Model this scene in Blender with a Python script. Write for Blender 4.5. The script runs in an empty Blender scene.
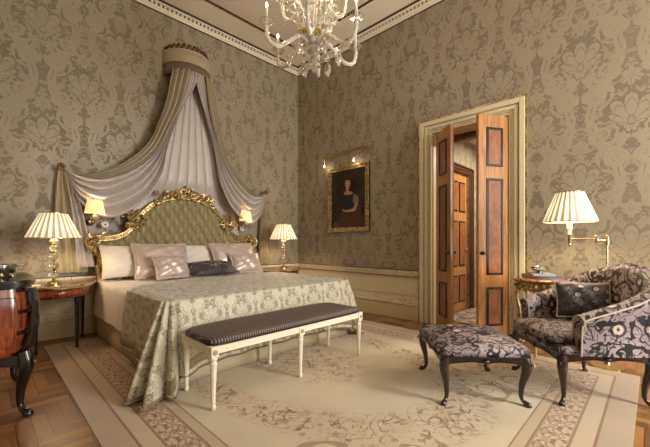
import bpy, bmesh, math, random
from math import sin, cos, pi, radians, sqrt, exp
from mathutils import Vector, Matrix
random.seed(7)
S = bpy.context.scene
COL = S.collection

# ------------------------------------------------------------------ camera
cam = bpy.data.cameras.new('camera'); camo = bpy.data.objects.new('camera', cam); COL.objects.link(camo)
cam.sensor_fit = 'HORIZONTAL'; cam.sensor_width = 36; cam.lens = 336/650*36
cam.shift_y = 18.5/650; cam.clip_start = .05; cam.clip_end = 60
camo.location = (-4.43, -5.115, 1.15); camo.rotation_euler = (radians(90), 0, radians(44.5-90))
S.camera = camo
# ------------------------------------------------------------------ light
S.view_settings.view_transform = 'Standard'; S.view_settings.look = 'None'; S.view_settings.gamma = 1
S.view_settings.exposure = 0.27
W = bpy.data.worlds.new('world'); S.world = W; W.use_nodes = True
W.node_tree.nodes['Background'].inputs[0].default_value = (.75, .85, 1, 1)
W.node_tree.nodes['Background'].inputs[1].default_value = .6
def area(name, loc, rot, sx, sy, power, col):
    l = bpy.data.lights.new(name, 'AREA'); l.shape = 'RECTANGLE'; l.size = sx; l.size_y = sy; l.energy = power; l.color = col
    o = bpy.data.objects.new(name, l); COL.objects.link(o); o.location = loc; o.rotation_euler = rot; return o
WIN_X = (-3.35, -1.25)       # centres of the two tall windows behind the photographer
area('window_light', (WIN_X[0], -7.72, 2.0), (radians(82), 0, 0), 1.25, 2.7, 30, (1, .97, .91))
area('window_light', (WIN_X[1], -7.72, 2.0), (radians(82), 0, 0), 1.25, 2.7, 255, (1, .97, .91))
area('hall_light', (1.35, -3.9, 2.78), (0, 0, 0), .5, .5, 80, (1, .90, .74))
LAMP_W = 11; SCONCE_W = 2.4; CHAND_W = 10
WARM = (1, .80, .56)
def point(name, loc, power, parent=None, r=.03, col=WARM):
    l = bpy.data.lights.new(name, 'POINT'); l.energy = power; l.color = col; l.shadow_soft_size = r
    o = bpy.data.objects.new(name, l); COL.objects.link(o); o.location = loc; o.parent = parent; return o

# ------------------------------------------------------------------ mesh helpers
class G:
    def __init__(s): s.v = []; s.f = []; s.uv = []; s.M = Matrix()
    def add(s, vs, fs, uvs=None):
        b = len(s.v); s.v += [s.M @ Vector(p) for p in vs]
        for k, f in enumerate(fs):
            s.f.append([b+i for i in f]); s.uv.append([uvs[i] for i in f] if uvs else [(0, 0)]*len(f))
        return s
    def box(s, x0, x1, y0, y1, z0, z1):
        return s.add([(x0,y0,z0),(x1,y0,z0),(x1,y1,z0),(x0,y1,z0),(x0,y0,z1),(x1,y0,z1),(x1,y1,z1),(x0,y1,z1)],
                     [(0,3,2,1),(4,5,6,7),(0,1,5,4),(1,2,6,5),(2,3,7,6),(3,0,4,7)])
    def grid(s, fn, nu, nv, closeu=False, uvf=None):
        vs, uv = [], []
        for j in range(nv+1):
            for i in range(nu+(0 if closeu else 1)):
                u, v = i/nu, j/nv; vs.append(fn(u, v)); uv.append(uvf(u, v) if uvf else (u, v))
        n = nu if closeu else nu+1; fs = []
        for j in range(nv):
            for i in range(nu):
                a = j*n+i; b = j*n+(i+1) % n; fs.append((a, b, b+n, a+n))
        return s.add(vs, fs, uv)
    def lathe(s, prof, c=(0,0,0), n=24, flute=0, nf=12, f0=0, f1=1e9):
        vs = []; fs = []; uv = []
        for k, (r, z) in enumerate(prof):
            for i in range(n):
                a = 2*pi*i/n; rr = r*(1-flute*(.5+.5*cos(nf*a))) if (flute and f0 <= z <= f1) else r
                vs.append((c[0]+rr*cos(a), c[1]+rr*sin(a), c[2]+z)); uv.append((i/n, k/max(1, len(prof)-1)))
        for k in range(len(prof)-1):
            for i in range(n):
                a = k*n+i; b = k*n+(i+1) % n; fs.append((a, b, b+n, a+n))
        if prof[0][0] > 1e-4: fs.append(tuple(range(n-1, -1, -1)))
        if prof[-1][0] > 1e-4: m = (len(prof)-1)*n; fs.append(tuple(range(m, m+n)))
        return s.add(vs, fs, uv)
    def tube(s, pts, rad, n=8, caps=True, flat=1.0):
        pts = [Vector(p) for p in pts]; m = len(pts)
        if not hasattr(rad, '__len__'): rad = [rad]*m
        vs = []; fs = []; up = None
        for k in range(m):
            t = (pts[min(k+1, m-1)]-pts[max(k-1, 0)]).normalized()
            if up is None:
                up = Vector((0,0,1)) if abs(t.z) < .9 else Vector((1,0,0))
            a = (up - t*up.dot(t)).normalized(); b = t.cross(a); up = a
            for i in range(n):
                q = 2*pi*i/n; vs.append(pts[k]+a*cos(q)*rad[k]+b*sin(q)*rad[k]*flat)
        for k in range(m-1):
            for i in range(n):
                p = k*n+i; q = k*n+(i+1) % n; fs.append((p, q, q+n, p+n))
        if caps: fs.append(tuple(range(n-1, -1, -1))); q = (m-1)*n; fs.append(tuple(range(q, q+n)))
        return s.add(vs, fs)
    def ball(s, c, r, n=10, m=6):
        if not hasattr(r, '__len__'): r = (r, r, r)
        vs = [(c[0], c[1], c[2]-r[2])]; fs = []
        for j in range(1, m):
            p = -pi/2+pi*j/m
            for i in range(n):
                a = 2*pi*i/n; vs.append((c[0]+r[0]*cos(p)*cos(a), c[1]+r[1]*cos(p)*sin(a), c[2]+r[2]*sin(p)))
        vs.append((c[0], c[1], c[2]+r[2])); t = len(vs)-1
        for i in range(n): fs.append((0, 1+(i+1) % n, 1+i)); fs.append((t, t-n+i, t-n+(i+1) % n))
        for j in range(m-2):
            for i in range(n): a = 1+j*n+i; b = 1+j*n+(i+1) % n; fs.append((a, b, b+n, a+n))
        return s.add(vs, fs)
    def prism(s, outl, d, plane='xz', off=0):
        """outline (a,b) extruded by d"""
        def P(a, b, c): return {'xz': (a, c, b), 'xy': (a, b, c), 'yz': (c, a, b)}[plane]
        n = len(outl); vs = [P(a, b, off) for a, b in outl]+[P(a, b, off+d) for a, b in outl]
        fs = [tuple(range(n)), tuple(range(2*n-1, n-1, -1))]+[(i, i+n, (i+1) % n+n, (i+1) % n) for i in range(n)]
        return s.add(vs, fs)
    def spiral(s, c, r, a0, turn, th, plane='xz', n=6, steps=14, out=0.0):
        pts = []; rad = []
        for k in range(steps+1):
            t = k/steps; rr = r*(1-.86*t); a = a0+turn*t
            x, y, d = c[0]+rr*cos(a), rr*sin(a), -out*t
            if plane == 'xz': pts.append((x, c[1]+d, c[2]+y))
            elif plane == 'yz': pts.append((c[0]+d, c[1]+rr*cos(a), c[2]+y))
            else: pts.append((x, c[1]+y, c[2]-d))
            rad.append(th*(.6+.6*sin(pi*min(1, t*1.2+.1)))) if k < steps else rad.append(th*1.2)
        return s.tube(pts, rad, n)
    def build(s, name, mat, parent=None, smooth=35, bevel=0, sub=0, loc=None, solid=0):
        me = bpy.data.meshes.new(name); bm = bmesh.new(); vv = [bm.verts.new(p) for p in s.v]; uvl = bm.loops.layers.uv.new('UVMap')
        for f, uv in zip(s.f, s.uv):
            try: bf = bm.faces.new([vv[i] for i in f])
            except ValueError: continue
            for l, q in zip(bf.loops, uv): l[uvl].uv = q
        bmesh.ops.recalc_face_normals(bm, faces=bm.faces); bm.to_mesh(me); bm.free()
        me.materials.append(mat); o = bpy.data.objects.new(name, me); COL.objects.link(o); o.parent = parent
        if smooth:
            me.shade_smooth()
            if smooth < 180: me.set_sharp_from_angle(angle=radians(smooth))
        if loc: o.location = loc
        if solid: m = o.modifiers.new('solid', 'SOLIDIFY'); m.thickness = solid; m.offset = 0
        if bevel: m = o.modifiers.new('bevel', 'BEVEL'); m.width = bevel; m.segments = 2; m.limit_method = 'ANGLE'
        if sub: m = o.modifiers.new('sub', 'SUBSURF'); m.levels = sub; m.render_levels = sub
        return o
def thing(name, label, cat, loc=(0,0,0), rz=0, group=None):
    o = bpy.data.objects.new(name, None); COL.objects.link(o); o.location = loc; o.rotation_euler = (0,0,rz); o.empty_display_size = .1
    return tag(o, label, cat, group)
def tag(o, label, cat, group=None):
    o['label'] = label; o['category'] = cat
    if group: o['group'] = group
    return o
def struct(o): o['kind'] = 'structure'; return o
def copy_tree(o, parent=None):
    c = o.copy(); COL.objects.link(c); c.parent = parent
    for ch in list(o.children): copy_tree(ch, c)
    return c
def lerp(a, b, t): return a+(b-a)*t
def interp(pts, t):
    """smooth (Catmull-Rom) point on a polyline, t in 0..1"""
    n = len(pts)-1; k = min(int(t*n), n-1); q = t*n-k
    p0, p1, p2, p3 = (Vector(pts[max(0, min(n, k+i))]) for i in (-1, 0, 1, 2))
    return .5*((2*p1)+(-p0+p2)*q+(2*p0-5*p1+4*p2-p3)*q*q+(-p0+3*p1-3*p2+p3)*q**3)
def curve(pts, n): return [interp(pts, i/n) for i in range(n+1)]

# ------------------------------------------------------------------ material helpers
class X:
    """a float socket with arithmetic"""
    nt = None
    def __init__(s, k): s.k = k
    @staticmethod
    def op(o, *a):
        n = X.nt.nodes.new('ShaderNodeMath'); n.operation = o
        for i, v in enumerate(a):
            if isinstance(v, X): X.nt.links.new(v.k, n.inputs[i])
            else: n.inputs[i].default_value = v
        return X(n.outputs[0])
    def __add__(s, o): return X.op('ADD', s, o)
    __radd__ = __add__
    def __sub__(s, o): return X.op('SUBTRACT', s, o)
    def __rsub__(s, o): return X.op('SUBTRACT', o, s)
    def __mul__(s, o): return X.op('MULTIPLY', s, o)
    __rmul__ = __mul__
    def __truediv__(s, o): return X.op('DIVIDE', s, o)
    def abs(s): return X.op('ABSOLUTE', s)
    def fract(s): return X.op('FRACT', s)
    def floor(s): return X.op('FLOOR', s)
    def mod(s, m): return X.op('FLOORED_MODULO', s, m)
    def sqrt(s): return X.op('SQRT', s)
    def sin(s): return X.op('SINE', s)
    def cos(s): return X.op('COSINE', s)
    def lt(s, o): return X.op('LESS_THAN', s, o)
    def gt(s, o): return X.op('GREATER_THAN', s, o)
def mx(a, *r):
    for b in r: a = X.op('MAXIMUM', a, b)
    return a
def mn(a, *r):
    for b in r: a = X.op('MINIMUM', a, b)
    return a
def sm(x, a, b):
    n = X.nt.nodes.new('ShaderNodeMapRange'); n.interpolation_type = 'SMOOTHSTEP'
    X.nt.links.new(x.k, n.inputs[0]); n.inputs[1].default_value = a; n.inputs[2].default_value = b
    n.inputs[3].default_value = 0; n.inputs[4].default_value = 1; return X(n.outputs[0])
def length(x, y): return (x*x+y*y).sqrt()
def coords(kind='Object'):
    t = X.nt.nodes.new('ShaderNodeTexCoord'); sp = X.nt.nodes.new('ShaderNodeSeparateXYZ')
    X.nt.links.new(t.outputs[kind], sp.inputs[0]); return [X(o) for o in sp.outputs]
def vec(x, y, z=0.0):
    n = X.nt.nodes.new('ShaderNodeCombineXYZ')
    for i, v in enumerate((x, y, z)):
        if isinstance(v, X): X.nt.links.new(v.k, n.inputs[i])
        else: n.inputs[i].default_value = v
    return n.outputs[0]
def noise(v, scale, detail=2, dist=0, rough=.5):
    n = X.nt.nodes.new('ShaderNodeTexNoise'); X.nt.links.new(v, n.inputs['Vector'])
    n.inputs['Scale'].default_value = scale; n.inputs['Detail'].default_value = detail
    n.inputs['Distortion'].default_value = dist; n.inputs['Roughness'].default_value = rough; return X(n.outputs[0])
def voro(v, scale, out='Distance', feat='F1', rnd=1.0):
    n = X.nt.nodes.new('ShaderNodeTexVoronoi'); n.feature = feat; X.nt.links.new(v, n.inputs['Vector'])
    n.inputs['Scale'].default_value = scale; n.inputs['Randomness'].default_value = rnd
    return X(n.outputs[out]) if out == 'Distance' else n.outputs[out]
def white(v):
    n = X.nt.nodes.new('ShaderNodeTexWhiteNoise'); X.nt.links.new(v, n.inputs['Vector']); return X(n.outputs[0])
def lin(c):
    f = lambda u: u/12.92 if u <= .04045 else ((u+.055)/1.055)**2.4
    return (f(c[0]/255), f(c[1]/255), f(c[2]/255), 1)
def mix(f, a, b):
    n = X.nt.nodes.new('ShaderNodeMix'); n.data_type = 'RGBA'; n.clamp_factor = True
    if isinstance(f, X): X.nt.links.new(f.k, n.inputs[0])
    else: n.inputs[0].default_value = f
    for i, c in ((6, a), (7, b)):
        if isinstance(c, tuple): n.inputs[i].default_value = lin(c)
        else: X.nt.links.new(c, n.inputs[i])
    return n.outputs[2]
def mat(name, col=None, rough=.5, metal=0, fn=None, **kw):
    m = bpy.data.materials.new(name); m.use_nodes = True; X.nt = m.node_tree; b = X.nt.nodes['Principled BSDF']
    b.inputs['Roughness'].default_value = rough; b.inputs['Metallic'].default_value = metal
    if col: b.inputs['Base Color'].default_value = lin(col)
    for k, v in kw.items(): b.inputs[k.replace('_', ' ')].default_value = v
    if fn:
        r = fn()
        if not isinstance(r, dict): r = {'Base Color': r}
        for k, v in r.items():
            if k == 'bump':
                h, st, di = v; n = X.nt.nodes.new('ShaderNodeBump'); n.inputs['Strength'].default_value = st; n.inputs['Distance'].default_value = di
                X.nt.links.new(h.k, n.inputs['Height']); X.nt.links.new(n.outputs[0], b.inputs['Normal'])
            else: X.nt.links.new(v.k if isinstance(v, X) else v, b.inputs[k])
    return m

def scroll(u, v, cx, cy, R, k=1.1, hand=1.0, w=.3):
    """acanthus-like spiral scroll of radius R centred at cx,cy"""
    du, dv = (u-cx)*hand, v-cy; r = length(du, dv)+1e-4
    th = X.op('ARCTAN2', dv, du)*(1/(2*pi))
    lg = X.op('LOGARITHM', r*(1/R), 2.718)
    b = (th+lg*k).fract()
    lobes = (th*9.0*2*pi/2).sin()*.06
    return ((b-.5).abs()-w*.5+lobes).lt(0)*(r+lobes*R).lt(R)
def damask(x, z, w=.8, h=1.3):
    """mirror-symmetric half-drop damask figure, 0..1; x,z in metres"""
    x = x*(.8/w); z = z*(1.3/h)
    nx = noise(vec(x, z, 0), 3, 1)
    u = ((x*(1/.8)).fract()-.5).abs()*.8            # 0..0.4 folded
    def half(u, zz):
        v = ((zz*(1/1.3)).fract()-.5)*1.3           # -.65...65
        wv = vec(u, v, 0.0)
        uu = u+(noise(wv, 9, 3)-.5)*.06; vv = v+(noise(wv, 11, 3)-.5)*.05
        y0 = vv+.10; r = length(uu*1.12, y0*.86); th = X.op('ARCTAN2', uu, y0)
        lob = (th*5.5).cos().abs()
        up = sm(th.cos(), -.35, .75)
        petal = r-(.055+.125*up)-(.02+.05*up)*lob
        pal = petal.lt(0)*(1-((th*5.5).cos().abs().lt(.13))*.6)*(1-(th*11).cos().lt(-.9)*.35)
        pal = pal*(1-(petal+.045).abs().lt(.007)*.6)
        pal = pal*(1-(length(uu*1.5, y0-.03)-.05).abs().lt(.008)*.7)
        zone = petal.lt(.022)
        s1 = scroll(uu, vv, .215, -.18, .135, .9, 1.0, .62)
        s2 = scroll(uu, vv, .25, .22, .13, -.9, 1.0, .62)
        s3 = scroll(uu, vv, .105, -.40, .11, 1.0, -1.0, .62)
        leaf = (length((uu-.06)*2.2+(vv+.25)*.9, (vv+.25)*.8)-.085).lt(0)
        cr = length(uu*1.2, vv-.36); ca = X.op('ARCTAN2', uu, vv-.36)
        crown = (cr-.055-.04*((ca*3).cos().abs())).lt(0)*((ca*6).sin().abs().gt(.25)+cr.lt(.03)*1.0)
        c = .20+.12*(vv*(2*pi/1.3)).cos(); dd = (uu-c).abs()
        og = (dd-.024-.026*((vv*26).sin().abs())).lt(0)*dd.gt(.006)
        oth = mx(s1, s2, s3, leaf, crown, og)
        return mx(pal, oth*(1-zone)), zone
    a, za = half(u, z); b, zb = half(.4-u, z+.65)
    v2 = ((z*(1/.65)).fract()-.5).abs()
    n1 = noise(vec(u, z, 0.0), 17, 1, 1.0)
    fill = n1.gt(.535)*.75*(1-mx(za, zb))
    edge = sm((n1-.535).abs(), .0, .02)
    m_ = mx(a*(1-zb), b*(1-za), fill)
    n4 = noise(vec(u, z, 2.0), 34, 1, 1.4); vein = sm((n4-.5).abs(), .0, .04)
    return m_*(.7+.3*edge)*(.72+.28*vein), nx

def m_wall(axis):
    def fn():
        c = coords(); x, z = c[axis], c[2]
        d, nx = damask(x+3.94+.4 if axis == 0 else x+.55, z-3.72+.65)
        weave = noise(vec(c[0]+c[1], z*.15, 0), 260, 1)
        big = noise(vec(c[0], c[1], z), 1.3, 3)
        g = mix(d*1.05+(nx-.5)*.5, (119, 107, 87), (153, 142, 118))
        g = mix(sm(big, .3, .75)*.3, g, (146, 133, 107))
        return {'Base Color': g, 'Roughness': .6-d*.2, 'bump': (d*.4+weave*.3, .3, .004)}
    return mat('damask_wall_silk_%d' % axis, fn=fn, rough=.5)
M = {}
M['wallx'] = m_wall(0); M['wally'] = m_wall(1)
def wood(name, c1, c2, rough=.3, scale=(1,1,14), s=3.5, axis=None, coat=0.3, figure=0):
    def fn():
        x, y, z = coords(); v = vec(x*scale[0], y*scale[1], z*scale[2])
        n = noise(v, s, 4, .8); n2 = noise(v, s*6, 2, .2)
        f = sm(n+n2*.35, .45, .95)
        if figure: f = mx(f, sm((noise(vec(x, y, z), 14, 3, 2)-.5).abs(), .1, .0)*.6)
        return mix(f, c1, c2)
    return mat(name, fn=fn, rough=rough, Coat_Weight=coat, Coat_Roughness=.15)
M['honey'] = wood('honey_oak', (184, 130, 76), (136, 88, 48), .32, (10, 10, .7))
M['burl'] = wood('burl_walnut', (160, 98, 54), (108, 60, 34), .3, (3, 3, 2), s=5, figure=1)
M['mahog'] = wood('mahogany', (116, 42, 22), (60, 18, 10), .18, (4, 4, 9), coat=.6)
M['mahogv'] = wood('rosewood_veneer', (168, 84, 42), (92, 36, 18), .2, (9, 9, 1.2), coat=.6)
M['walnut'] = wood('dark_walnut', (100, 60, 36), (62, 34, 20), .3, (9, 9, 1.2), coat=.3)
M['ebony'] = mat('ebonised_wood', (30, 20, 18), .25, Coat_Weight=.5)
M['darkwood'] = mat('dark_polished_walnut', rough=.26, Coat_Weight=.4, fn=lambda: (lambda c: mix(sm(noise(vec(*c), 40, 2), .5, .8)*.5, (42, 24, 20), (88, 56, 42)))(coords()))
M['cream'] = mat('cream_paint', (216, 203, 168), .5)
M['cream2'] = mat('cream_paint_deep', (205, 186, 142), .5)
def carved():
    x, y, z = coords(); n = noise(vec(x, y, z), 45, 2, 1.5)
    return {'Base Color': mix(sm(n, .56, .66), (224, 211, 176), (150, 124, 80)), 'bump': (n, .6, .01)}
M['carved'] = mat('carved_cream_moulding', fn=carved, rough=.55)
M['line'] = mat('dark_bronze_line', (70, 50, 34), .6)
M['ceil'] = mat('ceiling_plaster', (214, 198, 176), .85)
M['ceil2'] = mat('ceiling_border_plaster', (228, 216, 190), .8)
def goldf():
    x, y, z = coords(); n = noise(vec(x, y, z), 30, 3)
    return {'Base Color': mix(sm(n, .35, .65), (128, 102, 58), (206, 180, 124)), 'bump': (n, .35, .004)}
M['gold'] = mat('gilded_wood', fn=goldf, rough=.36, metal=.65)
M['brass'] = mat('polished_brass', (200, 176, 128), .22, 1)
M['silver'] = mat('polished_silver', (205, 200, 188), .15, 1)
M['bench'] = mat('cream_gilt_bench_paint', rough=.4, fn=lambda: (lambda c: mix(sm(noise(vec(*c), 26, 2), .6, .7)*.35, (238, 230, 206), (200, 176, 124)))(coords()))
def velvet():
    x, y, z = coords(); return {'Base Color': mix(noise(vec(x, y, z), 8, 2), (142, 130, 92), (170, 158, 116))}
M['tuft'] = mat('sage_gold_velvet', fn=velvet, rough=.36)
def silk(name, a, b, r=.36, sheen=.4):
    def fn():
        x, y, z = coords('UV'); n = noise(vec(x, y*6, 0), 3, 3)
        return {'Base Color': mix(n, a, b)}
    return mat(name, fn=fn, rough=r, Sheen_Weight=sheen, Anisotropic=.4)
M['lav'] = silk('lavender_silk', (182, 172, 166), (202, 192, 187), .36)
M['champ'] = silk('champagne_silk', (158, 144, 112), (184, 168, 134), .42)
def satinf():
    x, y, z = coords(); n = noise(vec(x, y, z), 4, 1, .8)
    return {'Base Color': mix(n, (200, 180, 172), (214, 196, 188)), 'bump': (n, .35, .03)}
M['satin'] = mat('pink_lavender_satin', fn=satinf, rough=.3, metal=.2, Specular_IOR_Level=.8)
M['linen'] = mat('ivory_linen', (232, 224, 208), .7, Sheen_Weight=.2)
M['linen2'] = mat('white_sheet', rough=.6, fn=lambda: (lambda c: mix(noise(vec(*c), 5, 2), (234, 228, 220), (243, 239, 232)))(coords()))
M['skirt'] = mat('cream_bed_skirt', (198, 184, 150), .7)
def cover():
    u, v, _ = coords('UV'); d, nx = damask(u, v, .30, .46)
    q = noise(vec(u, v, 0), 40, 2)
    edge = coords('UV')[2]
    c = mix(d, (152, 144, 116), (208, 201, 174))
    return {'Base Color': c, 'Roughness': .55-d*.2, 'bump': (d*.5+q*.3, .5, .006)}
M['cover'] = mat('sage_damask_coverlet', fn=cover, rough=.4, Sheen_Weight=.3)
def trimf():
    u, v, _ = coords('UV'); a = ((u*26).fract()-.5).abs(); b = ((v*3).fract()-.5).abs()
    return mix(((a+b)-.42).abs().lt(.1), (126, 112, 92), (178, 162, 124))
M['trim'] = mat('braided_galloon', fn=trimf, rough=.6)
def benchc():
    x, y, z = coords(); n = noise(vec(x, y, z), 5, 2)
    s = ((x*310+n*7+y*40).sin())
    t = ((y*230).sin())
    return {'Base Color': mix(sm(s, .2, .8)*.75, (54, 43, 42), (148, 130, 118)), 'bump': (s, .3, .003)}
M['benchc'] = mat('dark_corded_fabric', fn=benchc, rough=.55)
def floral(base, dark, light, sc=1.0, amount=1.0):
    def fn():
        x, y, z = coords(); v = vec(x*sc, y*sc, z*sc)
        n = noise(v, 7.5, 1, 1.6); vine = (n-.5).abs().lt(.045)
        n2 = noise(v, 12, 0, 2.4); vine2 = (n2-.42).abs().lt(.045)
        vd = voro(v, 6.5); ring = (vd-.30).abs().lt(.05)
        vd2 = voro(v, 34)
        fl = vd.lt(.21)*vd2.gt(.28)
        core = vd.lt(.07)
        big = sm(noise(v, 3, 1), .4, .6)
        c = mix(big*.5, base, light)
        c = mix(mx(vine, vine2*.9, ring*.9)*amount, c, dark)
        c = mix(fl*sm(noise(v, 2.3, 0), .45, .55)*.85, c, (214, 198, 178))
        c = mix(vd2.lt(.2)*sm(noise(v, 1.7, 0), .54, .6)*.8, c, (176, 120, 124))
        c = mix(core*.9, c, dark)
        return {'Base Color': c, 'bump': (mx(vine, ring), .3, .003)}
    return fn
M['floral'] = mat('grey_lavender_floral_brocade', fn=floral((146, 132, 134), (22, 18, 21), (186, 172, 174), 1.0), rough=.6)
M['floral2'] = mat('dark_floral_brocade', fn=floral((70, 60, 64), (20, 17, 19), (140, 128, 126), 1.8, 1.0), rough=.5, Sheen_Weight=.3)
M['cord'] = mat('pale_piping_cord', (196, 182, 164), .6)
M['marble'] = mat('veined_marble', rough=.15, fn=lambda: (lambda c: mix(sm((noise(vec(*c), 9, 4, 1.5)-.5).abs(), 0, .09), (178, 158, 120), (108, 92, 70)))(coords()))
M['glass'] = mat('clear_murano_glass', (250, 246, 238), .04, Transmission_Weight=.92, IOR=1.45)
M['glassm'] = mat('milky_glass', (236, 230, 214), .12, Transmission_Weight=.45, IOR=1.4)
M['amber'] = mat('amber_glass', (206, 178, 96), .1, Transmission_Weight=.5, IOR=1.4)
M['paper'] = mat('ivory_paper', (222, 214, 194), .7)
M['bookb'] = mat('navy_book_cover', (46, 54, 66), .4)
M['bookg'] = mat('grey_book_cover', (150, 156, 158), .4)
def emit(name, col, st): return mat(name, col, .5, Emission_Color=lin(col), Emission_Strength=st)
M['bulb'] = emit('lit_bulb', (255, 226, 170), 14)
def shadef():
    u, v, _ = coords('UV'); p = ((u*24).fract()-.5).abs()
    single = sm(p, .20, .30)                       # doubled cloth in each pleat lets less light through
    n = X.nt.nodes['Principled BSDF']
    glow = (.22+single*.75)*(1.05-(v-.42).abs()*.9)
    return {'Base Color': mix(single, (206, 190, 160), (244, 234, 208)), 'Emission Strength': glow, 'Emission Color': mix(single, (236, 200, 142), (255, 236, 194))}
M['shade'] = mat('pleated_silk_lit_shade', fn=shadef, rough=.8)
def shadef2():
    u, v, _ = coords('UV'); p = ((u*30).fract()-.5).abs()
    return {'Emission Strength': .5+sm(p, .2, .35)*.3, 'Base Color': mix(sm(p, .2, .3), (220, 196, 150), (240, 220, 180))}
M['shade2'] = mat('small_pleated_lit_shade', fn=shadef2, rough=.8, Emission_Color=lin((255, 214, 150)))
def parquet():
    x, y, z = coords(); w = .078; n = 5
    a = radians(0); xs, ys = x*(1/w), y*(1/w)
    i, j = xs.floor(), ys.floor(); k = (i-j).mod(2*n); hor = k.lt(n-.5)
    ia = i-k; ja = j-(2*n-1-k)
    idx = hor*ia+(1-hor)*(i+37.0); idy = hor*j+(1-hor)*ja
    r = white(vec(idx, idy, hor)); r2 = white(vec(idy, idx, hor+3.0))
    fx = xs-hor*ia-(1-hor)*i; fy = ys-hor*j-(1-hor)*ja
    lx = hor*n+(1-hor)*1.0; ly = hor*1.0+(1-hor)*n
    d = mn(mn(fx, lx-fx), mn(fy, ly-fy))
    gx = hor*xs*.12+(1-hor)*xs; gy = hor*ys+(1-hor)*ys*.12
    g = noise(vec(gx+r*20, gy+r2*20, 0), 2.2, 4, .5)
    c = mix(r, (160, 112, 62), (90, 56, 31)); c = mix(sm(g, .42, .7)*.5, c, (178, 124, 70)); c = mix(r2.gt(.7)*.5, c, (72, 40, 22))
    c = mix(d.lt(.035)*.75, c, (40, 22, 12))
    return {'Base Color': c, 'Roughness': .26+g*.2, 'bump': (mn(d, .06), .3, .004)}
M['parquet'] = mat('herringbone_oak', fn=parquet, rough=.3, Coat_Weight=.15, Coat_Roughness=.2)
RX, RY = 1.73, 2.36
def rug():
    x, y, z = coords(); ax, ay = x.abs(), y.abs(); d = mn(RX-ax, RY-ay)
    m = ((RX-ax).lt(RY-ay)); t = m*y+(1-m)*x                       # run along the border
    base = mix(noise(vec(x, y, 0), 2.2, 3), (160, 138, 110), (184, 164, 134))
    field = mix(noise(vec(x, y, 0), 2.6, 3), (190, 175, 142), (212, 200, 168))
    c = mix(d.gt(.50), base, field)
    def band(c, a, b, col, f=1.0): return mix(d.gt(a)*d.lt(b)*f, c, col)
    c = band(c, .145, .16, (142, 98, 72)); c = band(c, .16, .25, (192, 172, 138), .8); c = band(c, .25, .262, (150, 106, 74))
    c = band(c, .262, .42, (160, 134, 104), .8); c = band(c, .42, .432, (140, 104, 72)); c = band(c, .432, .49, (186, 168, 134), .8); c = band(c, .49, .50, (142, 116, 82))
    tv = ((t*(1/.19)).fract()-.5).abs(); leafy = noise(vec(tv*1.2, d*5, 0), 5.5, 1, 1.5); inb = (d-.341).abs().lt(.072)
    c = mix(inb*(leafy-.5).abs().gt(.05)*.85*(leafy).gt(.40), c, (212, 188, 154))
    c = mix(inb*(leafy).lt(.43)*.8, c, (112, 78, 56))
    # floral sprays
    n = noise(vec(x, y, 0), 5.5, 2, 1.4); stems = (n-.5).abs().lt(.02)
    r1 = 1-sm((length(x*(1/.92), y*(1/1.5))-1).abs(), .06, .2); r0 = 1-sm(length(x*(1/.50), y*(1/.72)), .6, 1.1)
    q = length((ax-1.0)*1.0, ay-1.65); cor = 1-sm((q-.30).abs(), .06, .16)
    zone = mx(r1, r0, cor)
    vd = voro(vec(x, y, 0), 11, rnd=1.0)
    colr = white(vec((x*9).floor(), (y*9).floor(), 0))
    blooms = vd.lt(.27)*noise(vec(x, y, 0), 3.2, 1).gt(.47)
    c = mix(zone*sm(noise(vec(x, y, 4.0), 7, 2, 1.0), .5, .6)*.35, c, (176, 150, 112)); c = mix(zone*stems*.9, c, (120, 94, 62))
    c = mix(zone*(voro(vec(x, y, 1.0), 24)).lt(.3)*.5, c, (156, 134, 96))
    c = mix(zone*blooms*.75, c, (176, 120, 100)); c = mix(zone*blooms*vd.lt(.16)*colr.gt(.4)*.9, c, (128, 46, 44)); c = mix(zone*vd.gt(.55)*.35, c, (204, 172, 140))
    # large acanthus scrolls in the four corners of the field
    s = mx(scroll(ax, ay, .98, 1.22, .22, .8, 1.0, .22), scroll(ax, ay, .55, 1.52, .20, -.8, 1.0, .22), scroll(ax, ay, .86, 1.62, .12, .8, -1.0, .25))
    c = mix(s*.7, c, (142, 106, 68))
    w = noise(vec(x*5, y, 0), 60, 1)
    c = mix(sm(noise(vec(x, y, 0), 1.1, 3), .35, .7)*.2, c, (160, 132, 100))
    return {'Base Color': c, 'bump': (w, .25, .003)}
M['rug'] = mat('aubusson_rug', fn=rug, rough=.9, Sheen_Weight=.2)
M['rughall'] = mat('hall_carpet', rough=.9, fn=lambda: (lambda c: mix(sm(noise(vec(c[0], c[1], 0), 9, 2, 1.5), .45, .55), (92, 74, 66), (150, 130, 112)))(coords()))
M['white'] = mat('white_plaster', (236, 230, 214), .8)
def canvas():
    x, y, z = coords(); n = noise(vec(y, z, 0), 4, 4)
    return mix(sm(n, .4, .7), (20, 13, 9), (58, 34, 24))
M['canvas'] = mat('dark_oil_paint', fn=canvas, rough=.35)
M['skin'] = mat('painted_skin', (168, 128, 92), .5); M['hair'] = mat('painted_hair', (40, 26, 18), .5)
M['gown'] = mat('painted_gown', (24, 20, 22), .5); M['sleeve'] = mat('painted_sleeve', (116, 106, 92), .5); M['drapep'] = mat('painted_crimson', (72, 34, 26), .5)

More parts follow.
